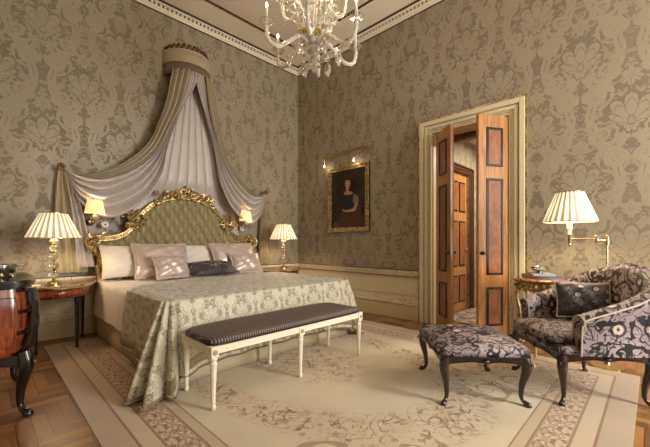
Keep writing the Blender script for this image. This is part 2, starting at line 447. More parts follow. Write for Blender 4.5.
# ------------------------------------------------------------------ the room
XL, YB, ZC = -4.85, -7.6, 4.62
def wallbox(name, m, *boxes):
    g = G()
    for b in boxes: g.box(*b)
    return struct(g.build(name, m, smooth=0))
DY0, DY1, DZ = -3.87, -2.885, 2.665
wallbox('wall_back', M['wallx'], (XL-.2, .3, 0, .2, 0, 4.7))
wallbox('wall_right', M['wally'], (0, .3, DY1, 0, 0, 4.7), (0, .3, YB-.2, DY0, 0, 4.7), (0, .3, DY0, DY1, DZ, 4.7))
wallbox('wall_left', M['wally'], (XL-.2, XL, YB-.2, 0, 0, 4.7))
wx = [(c-.6, c+.6) for c in WIN_X]; WZ0, WZ1 = .7, 3.4
wallbox('wall_front', M['wallx'], (XL, wx[0][0], YB-.2, YB, 0, 4.7), (wx[0][1], wx[1][0], YB-.2, YB, 0, 4.7), (wx[1][1], 0, YB-.2, YB, 0, 4.7),
        *[(a, b, YB-.2, YB, 0, WZ0) for a, b in wx], *[(a, b, YB-.2, YB, WZ1, 4.7) for a, b in wx])
for k, (a, b) in enumerate(wx):
    g = G(); g.box(a, a+.06, YB-.12, YB-.04, WZ0, WZ1).box(b-.06, b, YB-.12, YB-.04, WZ0, WZ1).box(a+.06, b-.06, YB-.12, YB-.04, WZ0, WZ0+.08).box(a+.06, b-.06, YB-.12, YB-.04, WZ1-.08, WZ1)
    g.box((a+b)/2-.03, (a+b)/2+.03, YB-.12, YB-.04, WZ0+.08, WZ1-.08)
    struct(g.build('window_%d' % (k+1), M['cream'], smooth=0))
wallbox('floor', M['parquet'], (XL-.2, 3.6, YB-.2, .2, -.1, 0))
wallbox('ceiling', M['ceil'], (XL-.2, .3, YB-.2, .2, ZC, 4.75))
# painted ceiling border: paler band and two dark lines (relief mouldings)
def ring(g, d0, d1, z0, z1):
    x0, x1, y0, y1 = XL+d0, -d0, YB+d0, -d0; X0, X1, Y0, Y1 = XL+d1, -d1, YB+d1, -d1
    g.box(x0, x1, Y1, y1, z0, z1).box(x0, x1, y0, Y0, z0, z1).box(x0, X0, Y0, Y1, z0, z1).box(X1, x1, Y0, Y1, z0, z1)
g = G(); ring(g, .09, .52, ZC-.012, ZC); struct(g.build('trim_1', M['ceil2'], smooth=0))
g = G(); ring(g, .525, .55, ZC-.02, ZC); ring(g, .065, .09, ZC-.03, ZC-.002); struct(g.build('trim_2', M['line'], smooth=0))
# cornice profile around the room
def mould(g, prof, x0, x1, y0, y1):
    """profile (distance from wall, z) swept round the rectangle with mitred corners"""
    rows = [[(x0+d, y0+d, z), (x1-d, y0+d, z), (x1-d, y1-d, z), (x0+d, y1-d, z)] for d, z in prof]
    vs = [p for r in rows for p in r]; fs = []
    for k in range(len(prof)-1):
        for i in range(4): fs.append((k*4+i, k*4+(i+1) % 4, k*4+4+(i+1) % 4, k*4+4+i))
    g.add(vs, fs)
g = G(); mould(g, [(0, 4.47), (.02, 4.475), (.025, 4.495), (.015, 4.503), (.03, 4.512), (.035, 4.535)], XL, 0, YB, 0)
mould(g, [(.04, 4.572), (.055, 4.578), (.062, 4.60), (.065, ZC)], XL, 0, YB, 0); struct(g.build('trim_3', M['ceil2']))
g = G(); mould(g, [(.012, 4.53), (.012, 4.58)], XL, 0, YB, 0); mould(g, [(.001, 4.462), (.012, 4.464), (.012, 4.474)], XL, 0, YB, 0); struct(g.build('trim_4', M['line'], smooth=0))
g = G()
for i in range(int(4.85/.062)): x = XL+.03+i*.062; g.box(x, x+.036, -.042, -.012, 4.538, 4.57)
for i in range(int(7.6/.062)): y = YB+.03+i*.062; g.box(-.042, -.012, y, y+.036, 4.538, 4.57)
struct(g.build('trim_5', M['ceil2'], smooth=0))
# dado on both visible walls: flat panel, carved chair rail, carved base moulding, plain baseboard
segs = [('x', XL, 0), ('y', -2.69, 0), ('y', YB, -4.05), ('l', YB, 0)]
def run(g, s, d, z0, z1, d0=0):
    k, a, b = s
    if k == 'x': g.box(a, b, -d, -d0, z0, z1)
    elif k == 'l': g.box(XL+d0, XL+d, a, b, z0, z1)
    else: g.box(-d, -d0, a, b, z0, z1)
for name, s in (('back', segs[0]), ('right', segs[1]), ('right_near', segs[2]), ('left', segs[3])):
    g = G(); run(g, s, .04, 0, .21); struct(g.build('baseboard_'+name, M['cream2'], bevel=.004, smooth=0))
for s in segs:
    g = G(); run(g, s, .012, .33, .64); run(g, s, .024, .36, .37); run(g, s, .024, .60, .61); struct(g.build('trim_6', M['cream'], smooth=0))
    g = G(); run(g, s, .05, .215, .25); run(g, s, .035, .25, .30); run(g, s, .022, .30, .33); run(g, s, .028, .64, .665); run(g, s, .036, .665, .695); run(g, s, .05, .695, .725)
    struct(g.build('trim_7', M['carved'], bevel=.005, smooth=0))
    g = G(); run(g, s, .0515, .7255, .732); run(g, s, .030, .632, .640); struct(g.build('trim_8', M['line'], smooth=0))
# door casing with stepped mouldings
def casing(g, o, d, w0, w1):
    """frame band lying between offsets w0..w1 outside the opening, proud by d"""
    g.box(-d, -o, DY1+w0, DY1+w1, 0, DZ+w1).box(-d, -o, DY0-w1, DY0-w0, 0, DZ+w1).box(-d, -o, DY0-w0, DY1+w0, DZ+w0, DZ+w1)
dr = bpy.data.objects.new('door_1', None); COL.objects.link(dr); dr.location = (0, DY0, 0); struct(dr)
def dpart(g, name, m, par=dr, **k):
    g.v = [p-Vector((0, DY0, 0)) for p in g.v]; return g.build(name, m, par, **k)
g = G(); casing(g, 0, .03, 0, .18); casing(g, .03, .045, 0, .025); casing(g, .03, .05, .06, .10); casing(g, .03, .065, .115, .175); dpart(g, 'casing', M['cream'], smooth=0, bevel=.006)
g = G(); casing(g, 0, .055, .18, .195); dpart(g, 'gilt_edge', M['gold'], smooth=0)
g = G(); casing(g, .045, .052, .027, .032); dpart(g, 'gilt_bead', M['gold'], smooth=0)
g = G(); g.box(0, .3, DY1-.012, DY1, 0, DZ).box(0, .3, DY0, DY0+.012, 0, DZ).box(0, .3, DY0+.012, DY1-.012, DZ-.012, DZ); dpart(g, 'jamb_lining', M['cream2'], smooth=0)
g = G(); g.box(.22, .30, DY0+.012, DY1-.012, DZ-.11, DZ-.012); dpart(g, 'lintel', M['walnut'], smooth=0)
def leaf(hy, fx, fy, side):
    """double-door leaf hinged at (0,hy) with its free edge at (fx,fy)"""
    L = .437; ang = math.atan2(fy-hy, fx); e = bpy.data.objects.new('leaf_pivot', None)
    T = Matrix.Translation((0, hy-DY0, 0)) @ Matrix.Rotation(ang, 4, 'Z')
    g = G(); g.M = T; t = .022; g.box(0, L, -t, t, .015, DZ-.018); lf = g.build('door_leaf', M['honey'], dr, smooth=0, bevel=.003)
    for z0, z1 in ((.16, .62), (.76, 1.90), (2.04, 2.50)):
        for sg in (-1, 1):
            o = sg*t; b = lambda q, w0, w1, h0, h1, d: q.box(w0, w1, min(o, o+sg*d), max(o, o+sg*d), h0, h1)
            g = G(); g.M = T; x0, x1 = .105, L-.105
            b(g, x0, x0+.028, z0, z1, .012); b(g, x1-.028, x1, z0, z1, .012); b(g, x0+.028, x1-.028, z0, z0+.028, .012); b(g, x0+.028, x1-.028, z1-.028, z1, .012)
            g.build('panel_moulding', M['ebony'], lf, smooth=0, bevel=.004)
            g = G(); g.M = T; b(g, x0+.028, x1-.028, z0+.028, z1-.028, .004); g.build('inlaid_panel', M['burl'], lf, smooth=0)
    for sg in (-1, 1):
        g = G(); g.M = T; q = L-.045; g.ball((q, sg*(t+.03), 1.02), .022); g.tube([(q, sg*t, 1.02), (q, sg*(t+.02), 1.02)], .009); g.tube([(q, sg*t, 1.02), (q, sg*(t+.006), 1.02)], .022, 12)
        g.build('door_knob', M['ebony'], lf)
leaf(DY0+.012, -.38, -3.644+.02, 1); leaf(DY1-.07, -.28, -3.287, -1)
# hallway beyond the door
wallbox('wall_hallway', M['wallx'], (.3, .72, -2.84, -2.7, 0, 2.9), (1.42, 3.6, -2.84, -2.7, 0, 2.9), (.72, 1.42, -2.84, -2.7, 2.30, 2.9))
wallbox('wall_hallway_end', M['wally'], (3.6, 3.75, -4.8, -2.7, 0, 2.9)); wallbox('wall_hallway_near', M['wallx'], (.3, 3.6, -4.8, -4.66, 0, 2.9))
wallbox('ceiling_hallway', M['white'], (.3, 3.75, -4.8, -2.7, 2.86, 2.96))
g = G(); g.box(.3, 3.5, -4.6, -2.86, 0, .012); struct(g.build('floor_hallway_carpet', M['rughall'], smooth=0))
d2 = bpy.data.objects.new('door_2', None); COL.objects.link(d2); d2.location = (1.07, -2.84, 0); struct(d2)
g = G()
for w0, w1, d in ((0, .09, .02), (.03, .055, .035), (.075, .1, .045)):
    for a, b in ((-.35-w1, -.35-w0), (.35+w0, .35+w1)): g.box(a, b, -d, 0, 0, 2.3+w1)
    g.box(-.35-w0, .35+w0, -d, 0, 2.3+w0, 2.3+w1)
g.build('casing', M['walnut'], d2, smooth=0, bevel=.004)
g = G(); g.box(-.35, .35, .05, .09, .01, 2.3); lf = g.build('door_leaf', M['honey'], d2, smooth=0)
for z0, z1 in ((.15, .6), (.75, 1.5), (1.65, 2.15)):
    for x0, x1 in ((-.28, -.03), (.03, .28)):
        g = G(); g.box(x0, x1, .042, .05, z0, z1); g.build('panel_moulding', M['ebony'], lf, smooth=0)
        g = G(); g.box(x0+.025, x1-.025, .036, .042, z0+.025, z1-.025); g.build('inlaid_panel', M['burl'], lf, smooth=0)
g = G(); g.ball((.30, .025, 1.02), .022); g.build('door_knob', M['brass'], lf)

# ------------------------------------------------------------------ rug
g = G(); n = 40
g.box(-RX, RX, -RY, RY, 0, .006)
tag(g.build('area_rug', M['rug'], smooth=0, bevel=.002, loc=(-2.235, -2.665, 0)), 'large beige floral rug with scroll borders lying on the parquet under the bed', 'rug')
RZ = .006

# ------------------------------------------------------------------ bed
BX = -2.33
bed = thing('double_bed', 'wide bed with gilded carved headboard and buttoned sage upholstery', 'bed', (BX, 0, RZ))
HW, FY = 1.10, -2.38                     # half width, foot
g = G(); g.box(-HW+.03, HW-.03, FY+.04, -.16, .10, .36); g.build('bed_base', M['skirt'], bed, smooth=0)
g = G(); g.box(-HW+.01, HW-.01, FY+.02, -.16, .36, .60); g.build('mattress', M['linen'], bed, bevel=.05)
# pleated valance, each face a gently waved strip
def skirt(u, v):
    per = [(-HW, -.17), (-HW, FY), (HW, FY), (HW, -.17)]; L = [2.21, 2*HW, 2.21]; T = sum(L); s = u*T; k = 0
    while k < 2 and s > L[k]: s -= L[k]; k += 1
    t = s/L[k]; a, b = per[k], per[k+1]; x, y = lerp(a[0], b[0], t), lerp(a[1], b[1], t)
    nrm = ((-1, 0), (0, -1), (1, 0))[k]; e = min(s, L[k]-s)
    w = .006*sin(s*9)*(v)*min(1, e*6)+.012*(v)+(.018*exp(-((s-L[k]/2)/.03)**2)*-1 if k == 1 else 0)
    return (x+nrm[0]*w, y+nrm[1]*w, .40-(.395)*v)
g = G(); g.grid(skirt, 240, 5); g.build('bed_skirt', M['skirt'], bed, smooth=60, solid=.004)
# headboard
HY = -.10
prof = [(0, 1.80), (.17, 1.785), (.34, 1.73), (.49, 1.63), (.60, 1.52), (.68, 1.42), (.72, 1.33), (.79, 1.255), (.90, 1.205), (1.0, 1.19), (1.12, 1.195)]
def outl(x):
    x = abs(x)
    for (a, za), (b, zb) in zip(prof, prof[1:]):
        if x <= b: t = (x-a)/(b-a); return lerp(za, zb, t)
    return prof[-1][1]
TU, TV = .064, .108
def tuft(u, v):
    x = lerp(-1.08, 1.08, u); zt = outl(x)-.01; z = lerp(.5, zt, v)
    a = (x/TU+z/TV/1.0)*.5; b = (x/TU-z/TV/1.0)*.5
    fa, fb = abs(sin(pi*a)), abs(sin(pi*b)); h = (fa*fb)**.5
    e = min(1, (zt-z)/.03+.1, (1.08-abs(x))/.03+.1)
    return (x, HY-.008-.058*h*e, z)
g = G(); g.grid(tuft, 260, 130); g.build('tufted_panel', M['tuft'], bed, smooth=180)
g = G(); g.box(-1.10, 1.10, HY+.0, HY+.04, .3, 1.15); 
g.prism([(-.66, 1.15), (.66, 1.15), (.6, 1.45), (.4, 1.65), (.2, 1.75), (-.2, 1.75), (-.4, 1.65), (-.6, 1.45)], .04, 'xz', HY); g.build('headboard_back', M['gold'], bed, smooth=0)
bme = None
for i in range(-17, 18):
    for j in range(2, 16):
        if (i+j) % 2: continue
        x, z = i*TU, j*TV
        if z < 1.12 or z > outl(x)-.06 or abs(x) > 1.02: continue
        if bme is None:
            g = G(); g.ball((0, 0, 0), (.009, .007, .009), 8, 5); b0 = g.build('button', M['tuft'], bed, loc=(x, HY-.022, z)); bme = b0
        else:
            b1 = bme.copy(); COL.objects.link(b1); b1.location = (x, HY-.022, z); b1.parent = bed
full = [(-x, HY-.04, z) for x, z in reversed(prof)]+[(x, HY-.04, z) for x, z in prof[1:]]
cp = curve(full, 160)
g = G(); g.tube(cp, .030, 10)
g.tube([p+Vector((0, -.018, .026)) for p in cp], .013, 6); g.tube([p+Vector((0, -.022, -.024)) for p in cp], .010, 6)
for k in range(0, 160, 2): g.ball(cp[k]+Vector((0, -.03, 0)), (.010, .010, .010), 6, 4)
g.build('headboard_frame', M['gold'], bed)
rnd = random.Random(3)
def leafcluster(g, cx, cz, w, h, n, y, big=.05, mask=None):
    for k in range(n):
        for _ in range(20):
            a, b = rnd.uniform(-1, 1), rnd.uniform(-1, 1)
            if a*a+b*b <= 1 and (mask is None or mask(a, b)): break
        c = (cx+a*w, y-rnd.uniform(0, .04), cz+b*h)
        g.spiral(c, big*rnd.uniform(.5, 1.1), rnd.uniform(0, 6.28), rnd.choice((-1, 1))*rnd.uniform(3.5, 6.5), rnd.uniform(.008, .014), out=.02)
        if k % 2:
            an = rnd.uniform(0, 6.28); p = Vector(c); d = Vector((cos(an), -.35, sin(an)))*rnd.uniform(.03, .06)
            g.tube([p, p+d*.5, p+d+Vector((0, .01, -.005))], [.006, .016, .003], 6, flat=.5)
g = G()
for s in (-1, 1):
    for k, (x, z, r) in enumerate(((.05, 1.90, .06), (.14, 1.885, .055), (.22, 1.86, .05), (.30, 1.81, .045), (.37, 1.765, .035), (.43, 1.715, .03))):
        g.spiral((s*x, HY-.06, z-.02), r, pi/2+s*.6, s*5.2, .014, out=.03); g.spiral((s*x+.02, HY-.05, z-.055), r*.7, -pi/2, -s*4.5, .011, out=.03)
leafcluster(g, 0, 1.835, .44, .085, 70, HY-.05, .045, lambda a, b: b > -.9*abs(a)*0-.6 and b < .9-abs(a)*.9)
g.ball((0, HY-.08, 1.90), (.035, .03, .045)); g.ball((0, HY-.07, 1.955), (.02, .02, .02)); g.build('carved_crest', M['gold'], bed)
for s in (-1, 1):
    g = G(); g.spiral((s*.715, HY-.05, 1.46), .09, pi/2, s*6, .02, out=.03); g.spiral((s*.63, HY-.05, 1.51), .07, 0, -s*5, .017, out=.03); g.spiral((s*.76, HY-.05, 1.38), .06, 1, s*5, .015, out=.03)
    leafcluster(g, s*.70, 1.45, .15, .12, 34, HY-.05, .04); g.build('carved_shoulder', M['gold'], bed)
    ear = [(s*x, y, z) for x, y, z in ((1.10, HY-.03, 1.195), (1.17, HY-.05, 1.20), (1.205, HY-.06, 1.16), (1.18, HY-.07, 1.08), (1.11, HY-.08, 1.02), (1.075, HY-.08, .94), (1.075, HY-.07, .84))]
    ec = curve(ear, 30); g = G(); g.tube(ec, [.028+.012*sin(i*.5) for i in range(31)], 10); g.tube([p+Vector((s*.026, -.02, 0)) for p in ec], .012, 6)
    g.spiral((s*1.13, HY-.09, 1.16), .05, 0, s*6, .013, out=.02); g.spiral((s*1.165, HY-.08, 1.22), .035, 2, -s*5, .011); g.spiral((s*1.10, HY-.09, .98), .04, 3, s*5, .011); g.spiral((s*1.03, HY-.07, 1.23), .04, 1, -s*5, .012)
    leafcluster(g, s*1.14, 1.16, .07, .07, 10, HY-.06, .03); g.build('carved_ear', M['gold'], bed)
    g = G(); g.box(s*1.075-.035, s*1.075+.035, HY-.11, HY-.03, .0, .74); g.box(s*1.075-.045, s*1.075+.045, HY-.12, HY-.02, .74, .85); g.box(s*1.075-.05, s*1.075+.05, HY-.125, HY-.015, .835, .85)
    g.box(s*1.075-.018, s*1.075+.018, HY-.118, HY-.109, .1, .7); g.build('headboard_post', M['gold'], bed, smooth=0, bevel=.006)
# top sheet with side fall
def sheet(u, v):
    # u across the bed, v from head to foot
    prof_ = [(-1.145, .26), (-1.14, .42), (-1.125, .57), (-1.08, .655), (-.9, .665), (0, .67), (.9, .665), (1.08, .655), (1.125, .57), (1.14, .42), (1.145, .26)]
    p = interp([(a, b, 0) for a, b in prof_], u); y = lerp(-.18, -1.42, v)
    fold = .008*sin(y*14+u*3) if (abs(p.x) > 1.1) else .003*sin(y*9+u*14)
    return (p.x+(fold if abs(p.x) > 1.1 else 0)*(1 if p.x > 0 else -1), y, p.y+(0 if abs(p.x) > 1.1 else fold))
g = G(); g.grid(sheet, 70, 30); tag(g.build('bed_sheet', M['linen2'], smooth=180, loc=(BX, 0, 0), solid=.006), 'white sheet falling over the left side of the bed', 'sheet')
g = G()
def hem(y0): return [(BX+p[0]*1.006, y0, p[1]) for p in ((-1.148, .30), (-1.145, .45), (-1.135, .57), (-1.085, .662))]

# coverlet: flat top + flared, folded drop round three sides, long at both foot corners
ZT = .685
cov = thing('coverlet', 'sage and gold damask coverlet draped over the foot of the bed to the rug', 'coverlet', (BX, 0, 0))
cx, cyf, rc = 1.12, -2.40, .10
def headedge(x): return -.86-.62*max(0, (-x-.25)/.87)**1.6
per = []     # perimeter: (point, normal, drop, flare, run)
def addp(x, y, nx, ny, drop, fl): per.append((x, y, nx, ny, drop, fl))
NL, NC, NF = 50, 64, 90
for i in range(NL):
    t = i/NL; y = lerp(headedge(-cx), cyf+rc, t); addp(-cx, y, -1, 0, .50+.02*sin(t*9)+.05*t**3, .02+.035*t**3)
for i in range(NC):
    t = i/NC; a = pi+t*pi/2; k = sin(pi*t)**1.2
    addp(-cx+rc+rc*cos(a), cyf+rc+rc*sin(a), cos(a), sin(a), .55+.16*k, .055+.24*k)
for i in range(NF):
    t = i/NF; addp(lerp(-cx+rc, cx-rc, t), cyf, 0, -1, .50+.05*exp(-t*9)+.05*exp(-(1-t)*9), .035+.06*exp(-t*9)+.04*exp(-(1-t)*9))
for i in range(NC):
    t = i/NC; a = 1.5*pi+t*pi/2; k = sin(pi*t)**1.2; addp(cx-rc+rc*cos(a), cyf+rc+rc*sin(a), cos(a), sin(a), .54+.12*k, .07+.06*k)
for i in range(NL+1):
    t = i/NL; addp(cx, lerp(cyf+rc, headedge(cx), t), 1, 0, .50, .06)
NP = len(per); run_ = [0]
for a, b in zip(per, per[1:]):
    run_.append(run_[-1]+math.hypot(a[0]-b[0], a[1]-b[1])+.0)
def dropf(u, v):
    i = min(int(round(u*(NP-1))), NP-1); x, y, nx, ny, dr_, fl = per[i]; s = run_[i]
    cl = fl/.46
    if NL <= i < NL+NC: ph = (i-NL)/NC
    f = (sin(s*26)*.5+sin(s*13+1)*.4) if not (NL <= i < NL+NC or NL+NC+NF <= i < NL+2*NC+NF) else sin((i-NL)*2*pi*4/NC+.6)*.9
    amp = (.008+.15*cl)*v**.7
    vv = v
    bulge = .03*sin(min(1, v*2.2)*pi/2)
    out = bulge+fl*(v**1.1)+amp*f
    z = ZT-.02-dr_*v+(.02*(1-v)**6)
    z = max(z, .022+.010*abs(sin(i*.2)))
    return (x+nx*out, y+ny*out, z)
g = G()
us = [0]
def uvd(u, v):
    i = min(int(round(u*(NP-1))), NP-1); x, y, nx, ny, dr_, fl = per[i]
    return (x+nx*dr_*v, y+ny*dr_*v)
g.grid(dropf, NP-1, 30, uvf=uvd)
def topf(u, v):
    x = lerp(-cx, cx, u); y0 = headedge(x); y = lerp(y0, cyf, v)
    ix, iy = cx-rc, cyf+rc           # round the foot corners
    if abs(x) > ix and y < iy:
        dx, dy = abs(x)-ix, iy-y; m_ = max(dx, dy); r = math.hypot(dx, dy)
        if r > 0: k = m_/r; x = math.copysign(ix+dx*k, x); y = iy-dy*k
    e = min(cx-abs(x), y-cyf+.0); e = max(0, e)
    z = ZT-.02*exp(-(e/.04)**2)*1.0+.006*sin(x*7+y*4)*min(1, e*5)+.004*sin(y*17)*min(1, e*5)
    return (x, y, z)
g.grid(topf, 90, 80, uvf=lambda u, v: (lambda p: (p[0], p[1]))(topf(u, v)))
g.build('damask_cloth', M['cover'], cov, smooth=180, solid=.012)
def band(u, v):
    p = Vector(dropf(u, lerp(.80, .93, v))); i = min(int(round(u*(NP-1))), NP-1); nx, ny = per[i][2:4]
    return (p.x+nx*.010, p.y+ny*.010, p.z+.004)
hr = [0]
for i in range(1, NP): hr.append(hr[-1]+(Vector(dropf(i/(NP-1), .85))-Vector(dropf((i-1)/(NP-1), .85))).length)
g = G(); g.grid(band, NP-1, 3, uvf=lambda u, v: (hr[min(int(round(u*(NP-1))), NP-1)], v)); g.build('braid_border', M['trim'], cov, smooth=180, solid=.004)
g = G(); g.tube([Vector(dropf(i/(NP-1), 1.0)) for i in range(NP)], .011, 6); g.build('hem_cord', M['trim'], cov)

# ------------------------------------------------------------------ cushions
def cushion(name, label, w, h, t, loc, tilt, rz, m, cord=None, group=None, cat='pillow', ruffle=0):
    o = thing(name, label, cat, loc, rz, group); T = Matrix.Rotation(tilt, 4, 'X')
    def side(sg):
        def fn(u, v):
            a, b = u*2-1, v*2-1
            pinch = 1-.07*(1-abs(a)**2)*abs(b)**3; pinch2 = 1-.07*(1-abs(b)**2)*abs(a)**3
            d = ((1-abs(a)**2.6)*(1-abs(b)**2.6))**.55 if abs(a) < 1 and abs(b) < 1 else 0
            wr = .006*sin(a*9+b*5)*d+.005*sin(b*13-a*6)*d
            return T @ Vector((a*w/2*pinch2, sg*(t/2*d+wr), (b*h/2*pinch)+h/2*cos(0)))
        return fn
    g = G(); g.grid(side(-1), 26, 20); g.grid(side(1), 26, 20); g.build('cushion_cover', m, o, smooth=180)
    if cord:
        pts = []
        for k in range(97):
            q = k/96*4; s, f = int(q) % 4, q-int(q); e = [(-1+2*f, -1), (1, -1+2*f), (1-2*f, 1), (-1, 1-2*f)][s] if k < 96 else (-1, -1)
            a, b = e; p2 = 1-.07*(1-b*b)*abs(a)**3; p1 = 1-.07*(1-a*a)*abs(b)**3
            pts.append(T @ Vector((a*(w/2+ruffle)*p2, 0, b*(h/2+ruffle)*p1+h/2)))
        g = G()
        if ruffle: g.tube(pts, [.010+.004*sin(k*2.1) for k in range(97)], 6)
        else: g.tube(pts, .006, 6)
        g.build('piping', cord, o)
    return o
PZ = .705
tl = radians(-22)
cushion('bed_pillow', 'ivory pillow leaning at the left end of the headboard', .50, .44, .18, (BX-.86, -.42, PZ), tl, 0, M['linen'], group='ivory pillows')
cushion('bed_pillow', 'ivory pillow standing in the middle of the headboard between two satin cushions', .56, .44, .18, (BX+.11, -.42, PZ), tl, 0, M['linen'], group='ivory pillows')
cushion('satin_cushion', 'large pinkish satin cushion at left behind a small matching one', .66, .46, .18, (BX-.47, -.63, PZ), radians(-26), radians(-4), M['satin'], M['cord'], 'large satin cushions', 'cushion', .008)
cushion('satin_cushion', 'large pinkish satin cushion at right behind a small matching one', .74, .46, .18, (BX+.62, -.60, PZ), radians(-26), radians(3), M['satin'], M['cord'], 'large satin cushions', 'cushion', .008)
cushion('satin_cushion', 'small pinkish satin cushion at left leaning on the larger one', .42, .31, .15, (BX-.43, -.85, PZ), radians(-30), radians(4), M['satin'], M['cord'], 'small satin cushions', 'cushion', .005)
cushion('satin_cushion', 'small pinkish satin cushion at right leaning on the larger one', .46, .31, .15, (BX+.65, -.83, PZ), radians(-30), radians(-6), M['satin'], M['cord'], 'small satin cushions', 'cushion', .005)
cushion('patterned_cushion', 'black patterned cushion lying low in the middle of the bed', .66, .30, .15, (BX+.10, -.95, PZ+.02), radians(-62), radians(2), M['floral2'], M['ebony'], None, 'cushion')

# ------------------------------------------------------------------ canopy: corona and silk drapery
can = thing('bed_canopy', 'half-round wall canopy above the bed with long silk drapes', 'canopy', (BX+.08, 0, 3.55))
CZ = 3.55
def A(x, y, z): return (x-(BX+.08), y, z-CZ)
CR = .325
def halfring(g, r0, r1, z0, z1, pleat=0, n=60, th=.0):
    def fn(u, v):
        a = pi+u*pi; r = lerp(r0, r1, v)+pleat*sin(u*140)
        return (r*cos(a), r*sin(a)*.95-.005, lerp(z0, z1, v))
    g.grid(fn, n if not pleat else 200, 2)
def cor_z(u): return 0
g = G(); halfring(g, CR, CR+.01, .10, .36); g.build('corona_band', M['champ'], can, solid=.012)
g = G(); halfring(g, CR+.012, CR+.022, .19, .02, .004); g.build('bullion_fringe', mat('grey_bullion_fringe', (112, 98, 82), .8), can, solid=.006)
g = G(); g.tube([((CR+.014)*cos(pi+pi*k/40), (CR+.014)*sin(pi+pi*k/40)*.95, .365) for k in range(41)], .014, 8); g.tube([((CR+.014)*cos(pi+pi*k/40), (CR+.014)*sin(pi+pi*k/40)*.95, .195) for k in range(41)], .007, 6)
g.build('gimp_cord', M['champ'], can)
g = G()
for k in range(13):
    a = pi+pi*(k+.5)/13; c = Vector((CR*.86*cos(a), CR*.80*sin(a), .385)); hgt = .05+.035*sin(pi*(k+.5)/13)
    g.tube([c+Vector((0, 0, -.03)), c+Vector((cos(a)*.02, sin(a)*.02, hgt*.5)), c+Vector((cos(a)*.03, sin(a)*.03, hgt)), c+Vector((cos(a)*.05, sin(a)*.05, hgt-.02))], [.02, .036, .026, .010], 7, flat=.6)
    for q in (-1, 1): g.ball(c+Vector((-sin(a)*.03*q, cos(a)*.03*q, .03)), (.018, .018, .022), 7, 5)
g.build('carved_cresting', mat('dark_gilt_cresting', (92, 68, 38), .4, .7), can)
g = G(); g.prism([(CR*cos(pi+pi*k/24), CR*sin(pi+pi*k/24)*.95-.002) for k in range(25)], .02, 'xy', .33); g.build('corona_lid', M['champ'], can, smooth=0)
# back cloth on the wall, pleated
def backc(u, v):
    w = lerp(.16, .98, v**.9); x = (u*2-1)*w+.02-1.12*(2*w/9)/(2*pi)*sin(2*pi*9*u); pl = abs(sin(u*pi*9))**.22
    dp = .03+.10*max(0, min(1, (.66-v)/.08)); y = -.02-dp*pl-.03*(1-v)
    return (x, y, lerp(.18, -2.75, v))
g = G(); g.grid(backc, 360, 30); g.build('back_cloth', M['lav'], can, smooth=180)
OUT = [(-.29, -.16, 3.62), (-.33, -.20, 3.45), (-.38, -.21, 3.12), (-.48, -.20, 2.76), (-.60, -.18, 2.46), (-.84, -.15, 2.19), (-1.08, -.11, 2.035), (-1.30, -.08, 1.98), (-1.445, -.06, 2.03)]
MID = [(-.12, -.31, 3.62), (-.15, -.31, 3.42), (-.23, -.30, 3.05), (-.36, -.27, 2.70), (-.50, -.25, 2.38), (-.76, -.21, 2.10), (-1.06, -.15, 1.95), (-1.29, -.10, 1.95), (-1.445, -.06, 2.02)]
INN = [(.01, -.325, 3.62), (-.015, -.32, 3.42), (-.16, -.29, 3.08), (-.30, -.27, 2.70), (-.38, -.25, 2.38), (-.44, -.23, 2.05), (-.64, -.22, 1.70), (-1.00, -.17, 1.46), (-1.28, -.11, 1.62), (-1.43, -.07, 1.98)]
for s in (1, -1):
    def P3(c, t): p = interp(c, t); return Vector((s*p.x-.08*t, p.y, p.z-CZ))
    def outer(u, v):
        a, b = P3(OUT, v), P3(MID, v); p = a.lerp(b, u); w = (a-b).length
        f = (cos(u*pi*6+.8*sin(v*3))*.5+.5)**.6; p.y -= (.075*f+.012)*min(1, w/.12)+.0*v; return p
    def lining(u, v):
        a, b = P3(MID, v), P3(INN, v); p = a.lerp(b, u); w = (a-b).length
        ph = u**.8*pi*9+.6*sin(v*5+u*3); f = (sin(ph)*.5+.5)**.55; q = (sin(u*pi*4+1.3)*.5+.5)
        p.y -= (.095*f+.04*q)*min(1, w/.18)*(.35+.65*min(1, v*1.6)); p.z -= .012*f*w*4*min(1, v); return p
    g = G(); g.grid(outer, 60, 90, uvf=lambda u, v: (u*.3, v*2)); g.build('drape', M['champ'], can, smooth=180)
    g = G(); g.grid(lining, 150, 100, uvf=lambda u, v: (u, v*2)); g.build('drape_lining', M['lav'], can, smooth=180)
    def tail(u, v):
        # s==1 is the left side: gathers at the holdback and fans out towards the floor
        c = lerp(-1.445, -1.34 if s == 1 else -1.42, v); w = lerp(.03, .15 if s == 1 else .085, min(1, v*1.5)**.8); x = c+(u*2-1)*w
        y = -.075-.035*sin(u*pi*6+v*1.5)*min(1, .3+v*2)
        return (s*x-.08, y, lerp(2.03, .78 if s == 1 else .745, v)-CZ)
    g = G(); g.grid(tail, 70, 40, uvf=lambda u, v: (u*.4, v*2)); g.build('drape_tail', M['champ'], can, smooth=180)
    if s == 1:
        def tail2(u, v):
            x = lerp(-1.40, -1.20, v**.8)+(u*2-1)*lerp(.03, .10, v); return (x-.08, -.13-.03*sin(u*pi*5+v)+.02*v, lerp(1.98, .84, v)-CZ)
        g = G(); g.grid(tail2, 50, 30, uvf=lambda u, v: (u*.4, v*2)); g.build('drape_tail', M['lav'], can, smooth=180)
